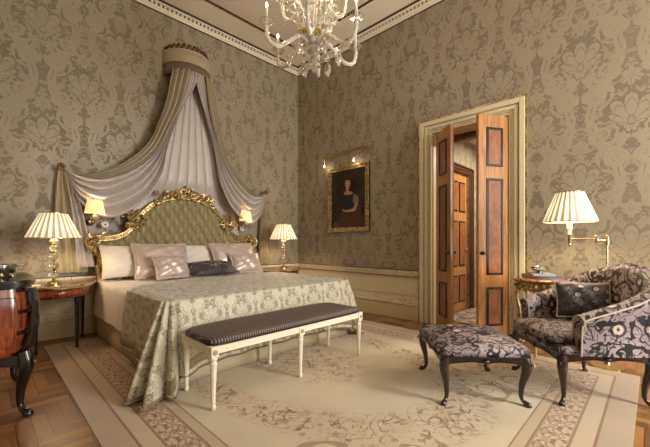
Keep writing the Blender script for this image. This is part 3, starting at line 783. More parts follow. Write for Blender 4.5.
for s, side in ((-1, 'left'), (1, 'right')):
    o = thing('curtain_holdback', 'carved rosette holdback pinning the %s drape to the wall' % side, 'holdback', (BX+s*1.455, 0, 2.04), 0, 'drape holdbacks')
    g = G(); g.tube([(0, 0, 0), (0, -.13, 0)], .012, 8); g.build('stem', M['gold'], o)
    g = G()
    for k in range(8): a = k*pi/4; g.ball((.028*cos(a), -.135, .028*sin(a)), (.018, .012, .018), 7, 5)
    g.ball((0, -.145, 0), .018); g.build('rosette', mat('dark_gilt', (110, 84, 48), .4, .7), o)

# ------------------------------------------------------------------ lamps
def shade_g(r0, r1, h, n, amp, z0=0):
    """pleated frustum, r0 bottom, r1 top"""
    g = G(); N = n*8
    def fn(u, v):
        a = 2*pi*u; ph = (u*n) % 1; k = abs(ph-.5)*2
        return ((lerp(r0, r1, v)+amp*(k-.5))*cos(a), (lerp(r0, r1, v)+amp*(k-.5))*sin(a), z0+h*v)
    g.grid(fn, N, 6, closeu=True, uvf=lambda u, v: (u, v))
    # keep the uv seam clean
    for k, f in enumerate(g.f):
        us = [q[0] for q in g.uv[k]]
        if max(us)-min(us) > .5: g.uv[k] = [(q[0]+1 if q[0] < .5 else q[0], q[1]) for q in g.uv[k]]
    return g
def rim(g, r, z, t=.004): g.tube([(r*cos(2*pi*k/40), r*sin(2*pi*k/40), z) for k in range(41)], t, 6)
def table_lamp(loc, label):
    o = thing('table_lamp', label, 'lamp', loc, 0, 'glass table lamps by the bed')
    g = G(); g.lathe([(.075, 0), (.075, .012), (.06, .018), (.055, .03), (.02, .04), (.014, .06)], n=28); g.build('base', M['brass'], o)
    z = .058
    for r in (.047, .045, .043, .040):
        g = G(); g.lathe([(.003, z), (r*.6, z+r*.25), (r*.95, z+r*.7), (r, z+r), (r*.95, z+r*1.3), (r*.6, z+r*1.75), (.003, z+2*r)], n=24); g.build('glass_ball', M['glass'], o); z += 2*r
        g = G(); g.lathe([(.012, z-.003), (.018, z+.003), (.012, z+.009)], n=16); g.build('collar', M['brass'], o); z += .006
    g = G(); g.tube([(0, 0, .05), (0, 0, z+.05)], .004, 6); g.build('rod', M['brass'], o)
    g = G(); g.lathe([(.012, z), (.03, z+.012), (.042, z+.035), (.02, z+.05), (.014, z+.075)], n=20); g.build('socket', M['glassm'], o)
    zs = z+.075
    g = G(); g.ball((0, 0, zs+.06), (.028, .028, .04)); g.build('bulb', M['bulb'], o)
    g = shade_g(.235, .115, .26, 24, .008, zs-.015); g.build('lamp_shade', M['shade'], o, smooth=0, solid=.001)
    g = G(); rim(g, .237, zs-.015); g.build('shade_trim', M['brass'], o); g = G(); rim(g, .117, zs+.245); g.build('shade_trim', M['brass'], o)
    g = G()
    for k in range(3): a = k*2*pi/3; g.tube([(0, 0, zs+.13), (.115*cos(a), .115*sin(a), zs+.245)], .002, 4)
    g.build('shade_carrier', M['brass'], o)
    point('lamp_light', (0, 0, zs+.12), LAMP_W, o, .04); return o
TZ = .70
def night_table(cx_, label):
    o = thing('night_table', label, 'table', (cx_, 0, 0), 0, 'half-oval bedside tables'); y0 = -.075
    def oval(a, b, k=24): return [(a*cos(pi+pi*i/k), y0+b*sin(pi+pi*i/k)) for i in range(k+1)]
    g = G(); g.prism(oval(.44, .74), .022, 'xy', TZ-.022); g.build('marble_top', M['marble'], o, bevel=.006, smooth=30)
    g = G(); g.prism(oval(.425, .725), .012, 'xy', TZ-.034); g.build('gilt_moulding', M['brass'], o, smooth=30)
    g = G(); g.prism(oval(.40, .69), .10, 'xy', TZ-.134); g.build('apron', M['mahog'], o, smooth=30)
    g = G()
    def front(u, v):
        a = pi*1.5+(u-.5)*1.0; return (.406*cos(a), y0+.697*sin(a), lerp(TZ-.118, TZ-.048, v))
    g.grid(front, 16, 2); dw = g.build('drawer', M['mahogv'], o, solid=.008)
    g = G(); g.ball((0, y0-.712, TZ-.085), .014); g.lathe([(.016, 0), (.016, .003)], (0, y0-.70, TZ-.085), 8); g.build('knob', M['silver'], dw)
    for sx, y in ((-.17, -.63), (.17, -.63), (-.30, -.16), (.30, -.16)):
        g = G(); g.M = Matrix.Translation((sx, y, 0))
        g.lathe([(.012, 0), (.017, .02), (.013, .04), (.019, .30), (.023, .50), (.027, .515), (.022, .53), (.027, .545), (.027, TZ-.134)], n=14, flute=.12, nf=7, f0=.05, f1=.5); g.build('leg', M['ebony'], o)
    return o
NT = 1.555
night_table(BX-NT, 'half-oval marble topped night table left of the bed'); night_table(BX+NT, 'half-oval marble topped night table at right in the room corner')
table_lamp((BX-NT-.02, -.58, TZ), 'lit glass table lamp with pleated shade on the left night table, nearest the camera')
table_lamp((BX+NT-.03, -.55, TZ), 'lit glass table lamp with pleated shade on the far right night table')
g = G(); g.box(-.07, .07, -.05, .05, 0, .012); o = g.build('notepad', M['paper'], smooth=0, bevel=.002, loc=(-4.09, -.62, TZ)); tag(o, 'small ivory notepad on the left night table', 'notepad')
def sconce(x, label):
    o = thing('wall_sconce', label, 'sconce', (x, 0, 1.40), 0, 'sconces flanking the headboard')
    g = G(); g.M = Matrix.Rotation(pi/2, 4, 'X'); g.lathe([(.045, 0), (.045, .012), (.03, .022), (.012, .03)], n=20); g.build('wall_plate', M['brass'], o)
    g = G()
    g.tube(curve([(0, -.02, 0), (0, -.12, -.03), (0, -.24, -.01), (0, -.27, .05)], 14), .007, 8)
    g.spiral((0, -.14, -.005), .035, 0, 6, .004, 'yz'); g.build('arm', M['brass'], o)
    g = G(); g.lathe([(.006, .03), (.035, .045), (.045, .06), (.02, .066), (.014, .075), (.014, .12)], (0, -.27, 0), 16); g.build('candle_cup', M['glassm'], o)
    for k in range(6): g = G(); a = k*pi/3; g.tube([(.04*cos(a), -.27+.04*sin(a), .055), (.045*cos(a), -.27+.045*sin(a), .01), (.04*cos(a), -.27+.04*sin(a), .0)], [.002, .006, .002], 5); g.build('glass_drop', M['glass'], o)
    g = G(); g.ball((0, -.27, .15), (.016, .016, .026)); g.build('bulb', M['bulb'], o)
    g = shade_g(.105, .075, .155, 30, .003, .10); g.M = Matrix(); g.v = [p+Vector((0, -.27, 0)) for p in g.v]; g.build('lamp_shade', M['shade2'], o, smooth=0, solid=.001)
    point('sconce_light', (0, -.27, .17), SCONCE_W, o, .03)
sconce(-3.48, 'lit wall sconce with small pleated shade left of the headboard'); sconce(-1.375, 'lit wall sconce with small pleated shade right of the headboard')
# a white rosette bracket of each sconce seen under it
for x, side in ((-3.345, 'left'), (-1.36, 'right')):
    g = G(); g.M = Matrix.Translation((x, -.13, 1.37)) @ Matrix.Rotation(pi/2, 4, 'X'); g.lathe([(.012, 0), (.034, .0), (.040, .008), (.034, .016), (.012, .016), (.012, 0)], n=20)
    tag(g.build('reading_light', M['white']), 'small round white reading light on the wall beneath the %s sconce' % side, 'light', 'reading lights')
for x in (-3.80, -.64):
    g = G(); g.box(-.04, .04, -.012, 0, -.04, .04); o = thing('switch_plate', 'square brass switch plate on the wall behind the %s night table lamp' % ('left' if x < -2 else 'right'), 'switch', (x if x < -2 else -1.02, 0, .87), 0, 'brass switch plates')
    g.build('plate', M['brass'], o, smooth=0, bevel=.002); g = G(); g.box(-.012, .012, -.018, -.012, -.015, .015); g.build('rocker', M['brass'], o, smooth=0)

# ------------------------------------------------------------------ bench
bn = thing('bed_bench', 'long cream painted bench with dark striped seat at the foot of the bed', 'bench', (-2.547, -2.757, RZ))
lx, ly = .785, .215
LH = .40
for i in (-1, 0, 1):
    for j in (-1, 1):
        g = G(); g.M = Matrix.Translation((i*lx, j*ly, 0))
        g.lathe([(.010, 0), (.016, .008), (.018, .022), (.014, .034), (.011, .042), (.015, .05), (.0135, .06), (.023, .30), (.025, .32), (.019, .33), (.027, .342), (.027, .352), (.020, .36)], n=32, flute=.16, nf=8, f0=.055, f1=.31)
        lg = g.build('leg', M['bench'], bn)
        g = G(); g.box(i*lx-.028, i*lx+.028, j*ly-.028, j*ly+.028, .36, .43)
        y = j*(ly+.028); g.M = Matrix.Translation((i*lx, y, .395)) @ Matrix.Rotation(pi/2, 4, 'X')
        g.build('leg_block', M['bench'], lg, smooth=0, bevel=.003)
        g = G(); g.M = Matrix.Translation((i*lx, y, .395)) @ Matrix.Rotation(j*-pi/2 if j > 0 else pi/2, 4, 'X'); g.lathe([(.019, 0), (.017, .005), (.008, .006), (.008, .009)], n=10); g.build('rosette', M['champ'], lg)
g = G(); w = .016
g.box(-lx, lx, -ly-.02, -ly-.02+.03, .382, .428).box(-lx, lx, ly-.01, ly+.02, .382, .428).box(-lx-.02, -lx+.01, -ly+.01, ly-.01, .382, .428).box(lx-.01, lx+.02, -ly+.01, ly-.01, .382, .428)
g.box(-lx-.03, lx+.03, -ly-.03, ly+.03, .428, .436); g.build('seat_rail', M['bench'], bn, smooth=0, bevel=.003)
PWR = .2
def dome(hx, hy, z0, zs, zt, pw=2.6):
    """upholstered pad: sides rise z0..zs, crown to zt"""
    g = G(); N = 96
    def sq(a):  # rounded rectangle
        c, s_ = cos(a), sin(a); return (math.copysign(abs(c)**PWR, c)*hx, math.copysign(abs(s_)**PWR, s_)*hy)
    rings = [(.97, z0), (1.0, z0+.006), (1.01, lerp(z0, zs, .6)), (1.0, zs), (.97, zs+.008)]
    for k in range(1, 12): r = .97*(1-k/12)**.9; rings.append((r, zs+.008+(zt-zs-.008)*(1-(r/.97)**pw)))
    vs = []; fs = []
    for r, z in rings:
        for i in range(N):
            x, y = sq(2*pi*i/N); vs.append((x*r, y*r, z))
    for k in range(len(rings)-1):
        for i in range(N): a = k*N+i; b = k*N+(i+1) % N; fs.append((a, b, b+N, a+N))
    vs.append((0, 0, zt)); m_ = (len(rings)-1)*N
    for i in range(N): fs.append((m_+i, m_+(i+1) % N, len(vs)-1))
    g.add(vs, fs); return g
dome(lx+.022, ly+.022, .436, .475, .515, 3).build('seat_cushion', M['benchc'], bn, smooth=180)
g = G(); g.tube([(math.copysign(abs(cos(a))**PWR, cos(a))*(lx+.027), math.copysign(abs(sin(a))**PWR, sin(a))*(ly+.027), .443) for a in [2*pi*k/96 for k in range(97)]], .006, 6); g.build('welt', M['ebony'], bn)

# ------------------------------------------------------------------ armchair and ottoman
def cab_leg(x, y, ox, oy, zt, sc=1.0):
    """cabriole leg: foot near (x,y), curving outward along (ox,oy)"""
    pr = [(0.0, .022, .016), (.02, .030, .021), (.045, .022, .019), (.075, .004, .0145), (.14, -.014, .0135), (.24, -.018, .016), (.45, -.010, .021), (.68, .012, .029), (.84, .018, .034), (1.0, .006, .032)]
    g = G(); pts = [(x+ox*(o-.022)*sc, y+oy*(o-.022)*sc, max(.0145*0+z*zt, 0)) for z, o, r in pr]; cs = curve(pts, 36); rs = [interp([(r*sc, 0, 0) for _, _, r in pr], k/36).x for k in range(37)]
    g.tube(cs, rs, 12)
    T = Matrix.Translation((x+ox*.0, y+oy*.0, 0)) @ Matrix.Rotation(math.atan2(oy, ox), 4, 'Z')
    h = G(); h.M = T; h.spiral((.008*sc, 0, .022*sc), .012*sc, -pi/2, 4.6, .007*sc, 'xz'); h.spiral((.024*sc, 0, zt*.84), .022*sc, 0, 5, .007*sc, 'xz')
    g.v += []; b = len(g.v); g.v += h.v; g.f += [[i+b for i in f] for f in h.f]; g.uv += h.uv
    return g
def apron(p0, p1, zt, d0, n=30, th=.022):
    """carved rail between two legs with a shaped lower edge"""
    g = G(); p0, p1 = Vector(p0), Vector(p1); t = (p1-p0).normalized(); nn = Vector((t.y, -t.x, 0)); L = (p1-p0).length
    def low(u): return zt-d0*(.55+.45*(abs(2*u-1))**2.2)-.012*exp(-((u-.5)/.10)**2)
    top = []; bot = []
    for k in range(n+1):
        u = k/n; q = p0.lerp(p1, u); top.append(q); bot.append(low(u))
    vs = []
    for k in range(n+1):
        q = top[k]
        for o in (-th/2, th/2): vs.append((q.x+nn.x*o, q.y+nn.y*o, zt)); vs.append((q.x+nn.x*o, q.y+nn.y*o, bot[k]))
    fs = []
    for k in range(n):
        a = k*4; b = a+4; fs += [(a, b, b+1, a+1), (a+2, a+3, b+3, b+2), (a, a+2, b+2, b), (a+1, b+1, b+3, a+3)]
    fs += [(0, 1, 3, 2), (n*4, n*4+2, n*4+3, n*4+1)]; g.add(vs, fs)
    for sgn in (-1, 1):
        g.tube([(top[k].x+nn.x*sgn*th*.5, top[k].y+nn.y*sgn*th*.5, bot[k]+.004) for k in range(n+1)], .006, 6)
    c = p0.lerp(p1, .5)
    for sgn in (-1, 1): g.ball((c.x+nn.x*sgn*.012, c.y+nn.y*sgn*.012, zt-d0*.55), (.028, .014, .018) if abs(t.x) > abs(t.y) else (.014, .028, .018))
    return g
ANG = math.atan2(.75, -.66)-pi/2          # the pair faces down the room to the bed; local +Y is forward
ott = thing('ottoman', 'floral upholstered footstool on dark cabriole legs in front of the armchair', 'ottoman', (-1.725, -4.053, 0), ANG)
ox_, oy_ = .325, .285
for i in (-1, 1):
    for j in (-1, 1): cab_leg(i*ox_, j*oy_, i*.707, j*.707, .34-RZ).build('leg', M['darkwood'], ott, loc=(0, 0, RZ))
for a, b in (((-ox_, -oy_, 0), (ox_, -oy_, 0)), ((ox_, -oy_, 0), (ox_, oy_, 0)), ((ox_, oy_, 0), (-ox_, oy_, 0)), ((-ox_, oy_, 0), (-ox_, -oy_, 0))): apron(a, b, .345, .055).build('apron', M['darkwood'], ott)
g = dome(ox_+.03, oy_+.03, .345, .40, .455, 2.4); g.build('seat_cushion', M['floral'], ott, smooth=180)
g = G(); g.tube([(math.copysign(abs(cos(a))**PWR, cos(a))*(ox_+.034), math.copysign(abs(sin(a))**PWR, sin(a))*(oy_+.034), .35) for a in [2*pi*k/96 for k in range(97)]], .006, 6); g.build('gimp', M['ebony'], ott)

ch = thing('armchair', 'floral brocade armchair with camel back and dark cabriole legs under the floor lamp', 'armchair', (-1.143, -4.66, 0), ANG)
hx, hy = .325, .30
for i in (-1, 1):
    for j in (-1, 1): cab_leg(i*hx, j*hy, i*.707, j*.707, .35-RZ).build('leg', M['darkwood'], ch, loc=(0, 0, RZ))
for a, b in (((-hx, -hy, 0), (hx, -hy, 0)), ((hx, -hy, 0), (hx, hy, 0)), ((hx, hy, 0), (-hx, hy, 0)), ((-hx, hy, 0), (-hx, -hy, 0))): apron(a, b, .365, .06).build('apron', M['darkwood'], ch)
dome(hx+.03, hy+.03, .365, .41, .425).build('seat_base', M['floral'], ch, smooth=180)
# U-shaped upholstered shell
U = [(-.335, .20, 0), (-.345, .05, 0), (-.35, -.12, 0), (-.335, -.25, 0), (-.24, -.335, 0), (0, -.36, 0), (.24, -.335, 0), (.335, -.25, 0), (.35, -.12, 0), (.345, .05, 0), (.335, .20, 0)]
def htop(t):
    q = abs(t*2-1)          # 0 centre of back, 1 arm fronts
    if q < .42: return lerp(.975, .84, (q/.42)**1.35)
    k = (q-.42)/.58; return lerp(.84, .635, k**.75)
def shell(t0, t1, n):
    g = G(); rows = []
    for k in range(n+1):
        t = lerp(t0, t1, k/n); p = interp(U, t); q = interp(U, min(1, t+.004))-interp(U, max(0, t-.004)); q.normalize(); nn = Vector((q.y, -q.x, 0))   # outward
        if nn.dot(Vector((p.x, p.y+.02, 0))) < 0: nn = -nn
        H = htop(t); lean = lambda z: .10*max(0, (z-.42))*(1 if abs(t*2-1) < .5 else .5)+.0
        row = []
        th = .045
        for (o, z) in [(th, .37), (th*1.05, .5), (th*1.1, lerp(.5, H, .6)), (th*1.5, H-.05), (th*1.6, H-.02), (th*1.0, H), (0, H+.008), (-th*.9, H-.01), (-th*1.3, H-.05), (-th*1.25, lerp(.5, H, .5)), (-th*1.4, .47), (-th*1.2, .40)]:
            row.append(p+nn*(o+lean(z))+Vector((0, 0, z)))
        rows.append(row)
    m_ = len(rows[0]); vs = [p for r in rows for p in r]; fs = []
    for k in range(n):
        for i in range(m_): a = k*m_+i; b = k*m_+(i+1) % m_; fs.append((a, b, b+m_, a+m_))
    fs.append(tuple(range(m_-1, -1, -1))); fs.append(tuple(range(n*m_, n*m_+m_))); g.add(vs, fs); return g, rows
for nm, a, b in (('armrest', 0, .30), ('backrest', .30, .70), ('armrest', .70, 1)):
    g, rows = shell(a, b, 30); s_ = g.build(nm, M['floral'], ch, smooth=60)
    if nm == 'armrest':
        r = rows[0] if a == 0 else rows[-1]; e = G(); e.tube([p+Vector((0, .004, 0)) for p in r]+[r[0]+Vector((0, .004, 0))], .006, 6)
        e.build('piping', M['cord'], s_)
        e = G(); c = (r[6]+r[3]+r[8])/3; e.M = Matrix.Translation(c) @ Matrix.Rotation(pi/2, 4, 'X') @ Matrix.Translation((0, 0, -.02)); e.lathe([(.055, 0), (.058, .01), (.05, .02), (.02, .026)], n=18); 
_, rows = shell(0, 1, 90)
g = G(); g.tube([r[4] for r in rows], .006, 6); g.build('top_piping', M['cord'], ch)
dome(.285, .30, .425, .47, .515, 2.6).build('seat_cushion', M['floral'], ch, smooth=180, loc=(0, .055, 0))
cc = cushion('throw_cushion', 'small dark floral cushion with pale piping resting in the armchair', .38, .31, .13, (-1.02, -4.71, .53), radians(-24), radians(-72), M['floral2'], M['cord'], None, 'cushion')

# ------------------------------------------------------------------ side table, books, bowl, floor lamp
st = thing('side_table', 'small round gilded occasional table beside the armchair near the door', 'table', (-.385, -4.265, 0))
g = G(); g.lathe([(.22, .735), (.245, .742), (.25, .755), (.25, .775), (.24, .782), (0, .782)], n=48); g.build('table_top', M['mahogv'], st)
g = G(); g.lathe([(.252, .752), (.258, .758), (.258, .768), (.252, .774)], n=48); g.build('top_rim', M['gold'], st)
g = G()
g.lathe([(.205, .66), (.215, .67), (.215, .735), (.20, .737)], n=40)
for k in range(20): a = k*pi/10; g.ball((.217*cos(a), .217*sin(a), .70), (.022, .022, .022), 7, 5); g.ball((.212*cos(a+.15), .212*sin(a+.15), .665), (.014, .014, .02), 6, 4)
g.build('carved_apron', M['gold'], st)
for k in range(4):
    a = pi/4+k*pi/2+radians(45); g = G(); c_, s_ = cos(a), sin(a)
    pts = curve([(.19*c_, .19*s_, .69), (.215*c_, .215*s_, .58), (.185*c_, .185*s_, .40), (.165*c_, .165*s_, .15), (.185*c_, .185*s_, .03), (.20*c_, .20*s_, .0)], 24)
    g.tube(pts, [lerp(.022, .010, min(1, i/18)) for i in range(25)], 9); g.ball((.20*c_, .20*s_, .014), .014); g.ball((.222*c_, .222*s_, .60), (.018, .018, .04)); g.build('leg', M['gold'], st)
g = G()
for k in range(2): a = k*pi/2; g.tube(curve([(.17*cos(a), .17*sin(a), .2), (.0, .0, .26), (-.17*cos(a), -.17*sin(a), .2)], 14), .009, 8)
g.ball((0, 0, .275), (.02, .02, .03)); g.build('stretcher', M['gold'], st)
bk = thing('book', 'dark blue book lying open-side out on the round side table', 'book', (-.36, -4.27, .782), radians(40), 'books on the side table')
g = G(); g.box(-.17, .17, -.12, .12, 0, .004).box(-.17, .17, -.12, .12, .022, .026).box(-.17, -.166, -.12, .12, .004, .022); g.build('cover', M['bookb'], bk, smooth=0)
g = G(); g.box(-.166, .163, -.115, .115, .004, .022); g.build('pages', M['paper'], bk, smooth=0)
bk = thing('book', 'pale grey book stacked on the dark blue one under the small bowl', 'book', (-.37, -4.26, .808), radians(28), 'books on the side table')
g = G(); g.box(-.14, .14, -.10, .10, 0, .003).box(-.14, .14, -.10, .10, .015, .018).box(-.14, -.137, -.10, .10, .003, .015); g.build('cover', M['bookg'], bk, smooth=0)
g = G(); g.box(-.137, .135, -.096, .096, .003, .015); g.build('pages', M['paper'], bk, smooth=0)
g = G(); g.lathe([(.035, 0), (.04, .006), (.02, .014), (.045, .024), (.078, .05), (.085, .07), (.078, .068), (.07, .05), (.04, .03), (0, .024)], n=32)
tag(g.build('bowl', M['silver'], loc=(-.37, -4.255, .826)), 'small round silvery bowl on top of the books beside the armchair', 'bowl')
fl = thing('floor_lamp', 'brass swing-arm floor lamp with lit pleated shade behind the armchair', 'lamp', (-.396, -4.80, 0))
g = G(); g.lathe([(.13, 0), (.13, .012), (.11, .02), (.03, .028), (.018, .05)], n=36); g.build('base', M['brass'], fl)
g = G(); g.tube([(0, 0, .03), (0, 0, 1.20)], .007, 12); g.ball((0, 0, 1.205), .013); g.tube([(0, 0, 1.12), (0, 0, 1.19)], .016, 12); g.build('pole', M['brass'], fl)
sx, sy = -.242, .248         # the shade's offset from the pole
g = G(); mid = (-.055, .075, 1.17); g.tube([(0, 0, 1.165), mid], .008, 8); g.tube([(mid[0], mid[1], 1.14), (mid[0], mid[1], 1.20)], .011, 10); g.ball((mid[0], mid[1], 1.205), .013)
g.tube([(mid[0], mid[1], 1.18), (sx, sy, 1.18)], .008, 8); g.tube([(sx, sy, 1.13), (sx, sy, 1.22)], .013, 10); g.ball((sx, sy, 1.125), .016); g.build('swing_arm', M['brass'], fl)
g = G(); g.tube([(sx, sy, 1.22), (sx, sy, 1.34)], .014, 12); g.lathe([(.014, 1.26), (.022, 1.27), (.022, 1.33), (.014, 1.34)], (sx, sy, 0), 14); g.build('socket', M['white'], fl)
g = G(); g.ball((sx, sy, 1.39), (.028, .028, .04)); g.build('bulb', M['bulb'], fl)
g = shade_g(.208, .105, .27, 24, .008, 1.335); g.v = [p+Vector((sx, sy, 0)) for p in g.v]; g.build('lamp_shade', M['shade'], fl, smooth=0, solid=.001)
for r_, z_ in ((.210, 1.335), (.107, 1.605)):
    g = G(); rim(g, r_, z_); g.v = [p+Vector((sx, sy, 0)) for p in g.v]; g.build('shade_trim', M['brass'], fl)
point('lamp_light', (sx, sy, 1.44), LAMP_W*1.7, fl, .04)

# ------------------------------------------------------------------ commode
cm = thing('commode', 'dark red rosewood commode with black mouldings and cabriole legs at the left edge', 'commode', (-4.44, -1.75, 0))
def bombe(u, z, grow=0):
    """plan outline of the commode at height z (u 0..1 around)"""
    k = (z-.40)/.44; b = .020*sin(pi*min(1, max(0, k*1.0)))-.035*(1-k)**2+grow
    a = 2*pi*u; c, s_ = cos(a), sin(a); x = math.copysign(abs(c)**.35, c)*(.235+b); y = math.copysign(abs(s_)**.35, s_)*(.415+b)
    if x > 0: x += .025*cos(y/.44*pi*1.0)*.5
    return (x, y, z)
g = G(); g.grid(lambda u, v: bombe(u, lerp(.40, .845, v)), 120, 16, closeu=True); n_ = len(g.v); g.f.append(list(range(120))); g.uv.append([(0, 0)]*120); g.f.append(list(range(n_-120, n_))); g.uv.append([(0, 0)]*120)
g.build('body', M['mahogv'], cm, smooth=50)
g = G()
for z, gr, h in ((.845, .012, .012), (.857, .03, .015), (.872, .038, .018), (.890, .022, .010)):
    vs = [bombe(i/120, .84, gr) for i in range(120)]; g.prism([(p[0], p[1]) for p in vs], h, 'xy', z)
g.build('moulded_top', M['ebony'], cm, smooth=40)
g = G()
for z in (.405, .55, .69, .83):
    for o in (0, .012): g.tube([(lambda p: (p[0], p[1], z+o))(bombe(i/120, z, .008)) for i in range(-22, 23)], .008, 6)
g.build('drawer_ledges', M['ebony'], cm)
for sy_ in (-1, 1):
    for sx_ in (1, -1):
        g = G(); pts = []
        for k in range(13):
            z = lerp(.40, .845, k/12); p = bombe(0, z, .006); q = bombe(.25, z, .006); pts.append((sx_*(abs(p[0])-.014), sy_*(abs(q[1])-.022), z))
        g.tube(pts, [.020+.008*abs(sin(k*.8)) for k in range(13)], 8); g.build('corner_moulding', M['ebony'], cm)
for z0, z1 in ((.43, .54), (.575, .68), (.715, .82)):
    g = G()
    def dfr(u, v):
        p = bombe(lerp(-.085, .085, u) % 1, lerp(z0, z1, v), .012); return p
    g.grid(dfr, 24, 4); d_ = g.build('drawer', M['mahogv'], cm, solid=.008)
    for yy in (-.2, .2):
        g = G(); x0 = bombe(.05, (z0+z1)/2, .02)[0]; zc = (z0+z1)/2
        g.tube(curve([(x0, yy-.04, zc+.01), (x0+.02, yy-.03, zc-.012), (x0+.022, yy+.03, zc-.012), (x0, yy+.04, zc+.01)], 12), .005, 6); g.build('handle', M['brass'], d_)
g = G()      # gilt string inlay on the near side
yb = lambda z: bombe(.75, z, .003)[1]
for a, b in (((-.16, .47), (-.16, .79)), ((.16, .47), (.16, .79)), ((-.16, .47), (.16, .47)), ((-.16, .79), (.16, .79)), ((-.02, .47), (-.02, .79))):
    g.tube([(lerp(a[0], b[0], t/6), yb(lerp(a[1], b[1], t/6)), lerp(a[1], b[1], t/6)) for t in range(7)], .0025, 5)
g.build('string_inlay', M['brass'], cm)
for i in (-1, 1):
    for j in (-1, 1):
        cab_leg(i*.215, j*.385, i*.6, j*.8, .42, 1.35).build('leg', M['ebony'], cm)
for a, b in (((-.19, -.38, 0), (.19, -.38, 0)), ((.205, -.37, 0), (.205, .37, 0)), ((.19, .38, 0), (-.19, .38, 0))): apron(a, b, .405, .085).build('apron', M['ebony'], cm)
bw_ = thing('silver_bowl', 'polished silver dish stand at the left edge on the commode', 'bowl', (-4.35, -1.80, .90))
g = G(); g.lathe([(.07, 0), (.075, .008), (.06, .015), (.05, .02), (.085, .03), (.10, .055), (.102, .085), (.096, .083), (.092, .06), (.03, .04), (0, .04)], n=36); g.build('bowl', M['silver'], bw_)
g = G(); rim(g, .103, .085, .005); g.build('rim', M['silver'], bw_)
g = G(); g.lathe([(.10, 0), (.125, .006), (.13, .012), (.12, .012), (.10, .006), (0, .006)], n=40); 
g = G()
for s in (-1, 1): g.tube(curve([(s*.10, 0, .07), (s*.125, 0, .085), (s*.128, 0, .055), (s*.098, 0, .05)], 12), .004, 6)
g.build('handle', M['silver'], bw_)

# ------------------------------------------------------------------ portrait and picture light
pic = thing('framed_portrait', 'dark oil portrait of a woman in a slim gilt frame on the right wall', 'painting', (0, -1.34, 1.325))
PW, PH = .455, 1.14
g = G(); g.box(-.03, -.004, -PW+.05, PW-.05, .05, PH-.05); cv = g.build('canvas', M['canvas'], pic, smooth=0)
g = G()
for w0, w1, d in ((0, .065, .035), (.0, .03, .05), (.05, .075, .043)):
    g.box(-d, -.004, -PW+w0, -PW+w1, w0, PH-w0).box(-d, -.004, PW-w1, PW-w0, w0, PH-w0).box(-d, -.004, -PW+w1, PW-w1, w0, w1).box(-d, -.004, -PW+w1, PW-w1, PH-w1, PH-w0)
for k in range(46): z = .02+k*(PH-.04)/45; g.ball((-.052, -PW+.015, z), .007, 6, 4); g.ball((-.052, PW-.015, z), .007, 6, 4)
for k in range(36): y = -PW+.02+k*(2*PW-.04)/35; g.ball((-.052, y, .015), .007, 6, 4); g.ball((-.052, y, PH-.015), .007, 6, 4)
g.build('gilt_frame', M['gold'], pic, smooth=30, bevel=.002)
def blob(pts, m, nm, d=.002, off=-.032): g = G(); g.prism([(p.x, max(.08, p.y-.10)) for p in curve([(a, b, 0) for a, b in pts]+[(pts[0][0], pts[0][1], 0)], 40)[:-1]], -d, 'yz', off); return g.build(nm, m, cv, smooth=0)
# painted figure; +y is to the viewer's left
blob([(.10, .10), (-.34, .10), (-.30, .45), (-.24, .66), (-.12, .74), (.05, .74), (.12, .64), (.10, .50), (.20, .30), (.26, .10)], M['drapep'], 'painted_gown_skirt')
blob([(.10, .42), (-.14, .42), (-.20, .60), (-.16, .74), (-.02, .70), (.10, .76), (.15, .66), (.11, .54)], M['gown'], 'painted_bodice', .002, -.0345)
blob([(.075, .74), (-.095, .74), (-.10, .78), (-.03, .80), (-.03, .86), (.035, .86), (.035, .80), (.08, .78)], M['skin'], 'painted_shoulders', .002, -.035)
blob([(.085, .92), (.06, 1.0), (0, 1.03), (-.065, 1.0), (-.09, .92), (-.08, .84), (-.05, .82), (.05, .82), (.08, .84)], M['hair'], 'painted_hair', .002, -.0345)
blob([(.058, .93), (.04, .98), (-.01, .99), (-.055, .965), (-.06, .91), (-.035, .855), (0, .84), (.036, .865)], M['skin'], 'painted_face', .002, -.037)
blob([(-.15, .74), (-.22, .70), (-.25, .63), (-.22, .57), (-.15, .57), (-.12, .64)], M['sleeve'], 'painted_sleeve', .002, -.038)
blob([(-.23, .58), (-.17, .585), (-.13, .50), (.05, .475), (.10, .50), (.11, .47), (.04, .445), (-.12, .44), (-.18, .46)], M['skin'], 'painted_arm', .002, -.0385)
blob([(.30, .10), (.24, .10), (.22, .22), (.27, .28), (.32, .22)], mat('painted_blue', (70, 78, 80), .5), 'painted_cloth', .002, -.0345)
pl = thing('picture_light', 'slanting brass picture light bar with two small lit bulbs above the portrait', 'light', (0, -1.33, 2.68))
g = G(); g.box(-.12, -.085, -.50, .50, -.03, .03); g.build('reflector_bar', M['brass'], pl, smooth=0, bevel=.008)
g = G(); g.tube([(0, 0, 0), (-.09, 0, 0)], .010, 8); g.tube([(0, .3, -.02), (-.09, .3, 0)], .006, 8); g.tube([(0, -.3, -.02), (-.09, -.3, 0)], .006, 8); g.build('bracket', M['brass'], pl)
for y in (.49, -.20):
    g = G(); g.tube([(-.10, y, -.03), (-.10, y, -.12)], .006, 8); g.lathe([(.010, -.15), (.016, -.14), (.016, -.11), (.006, -.10)], (-.10, y, 0), 12); h_ = g.build('lamp_holder', M['silver'], pl)
    g = G(); g.ball((-.10, y, -.165), (.014, .014, .02)); g.build('bulb', M['bulb'], h_)
    point('picture_bulb_light', (-.105, y, -.20), .45, pl, .015)

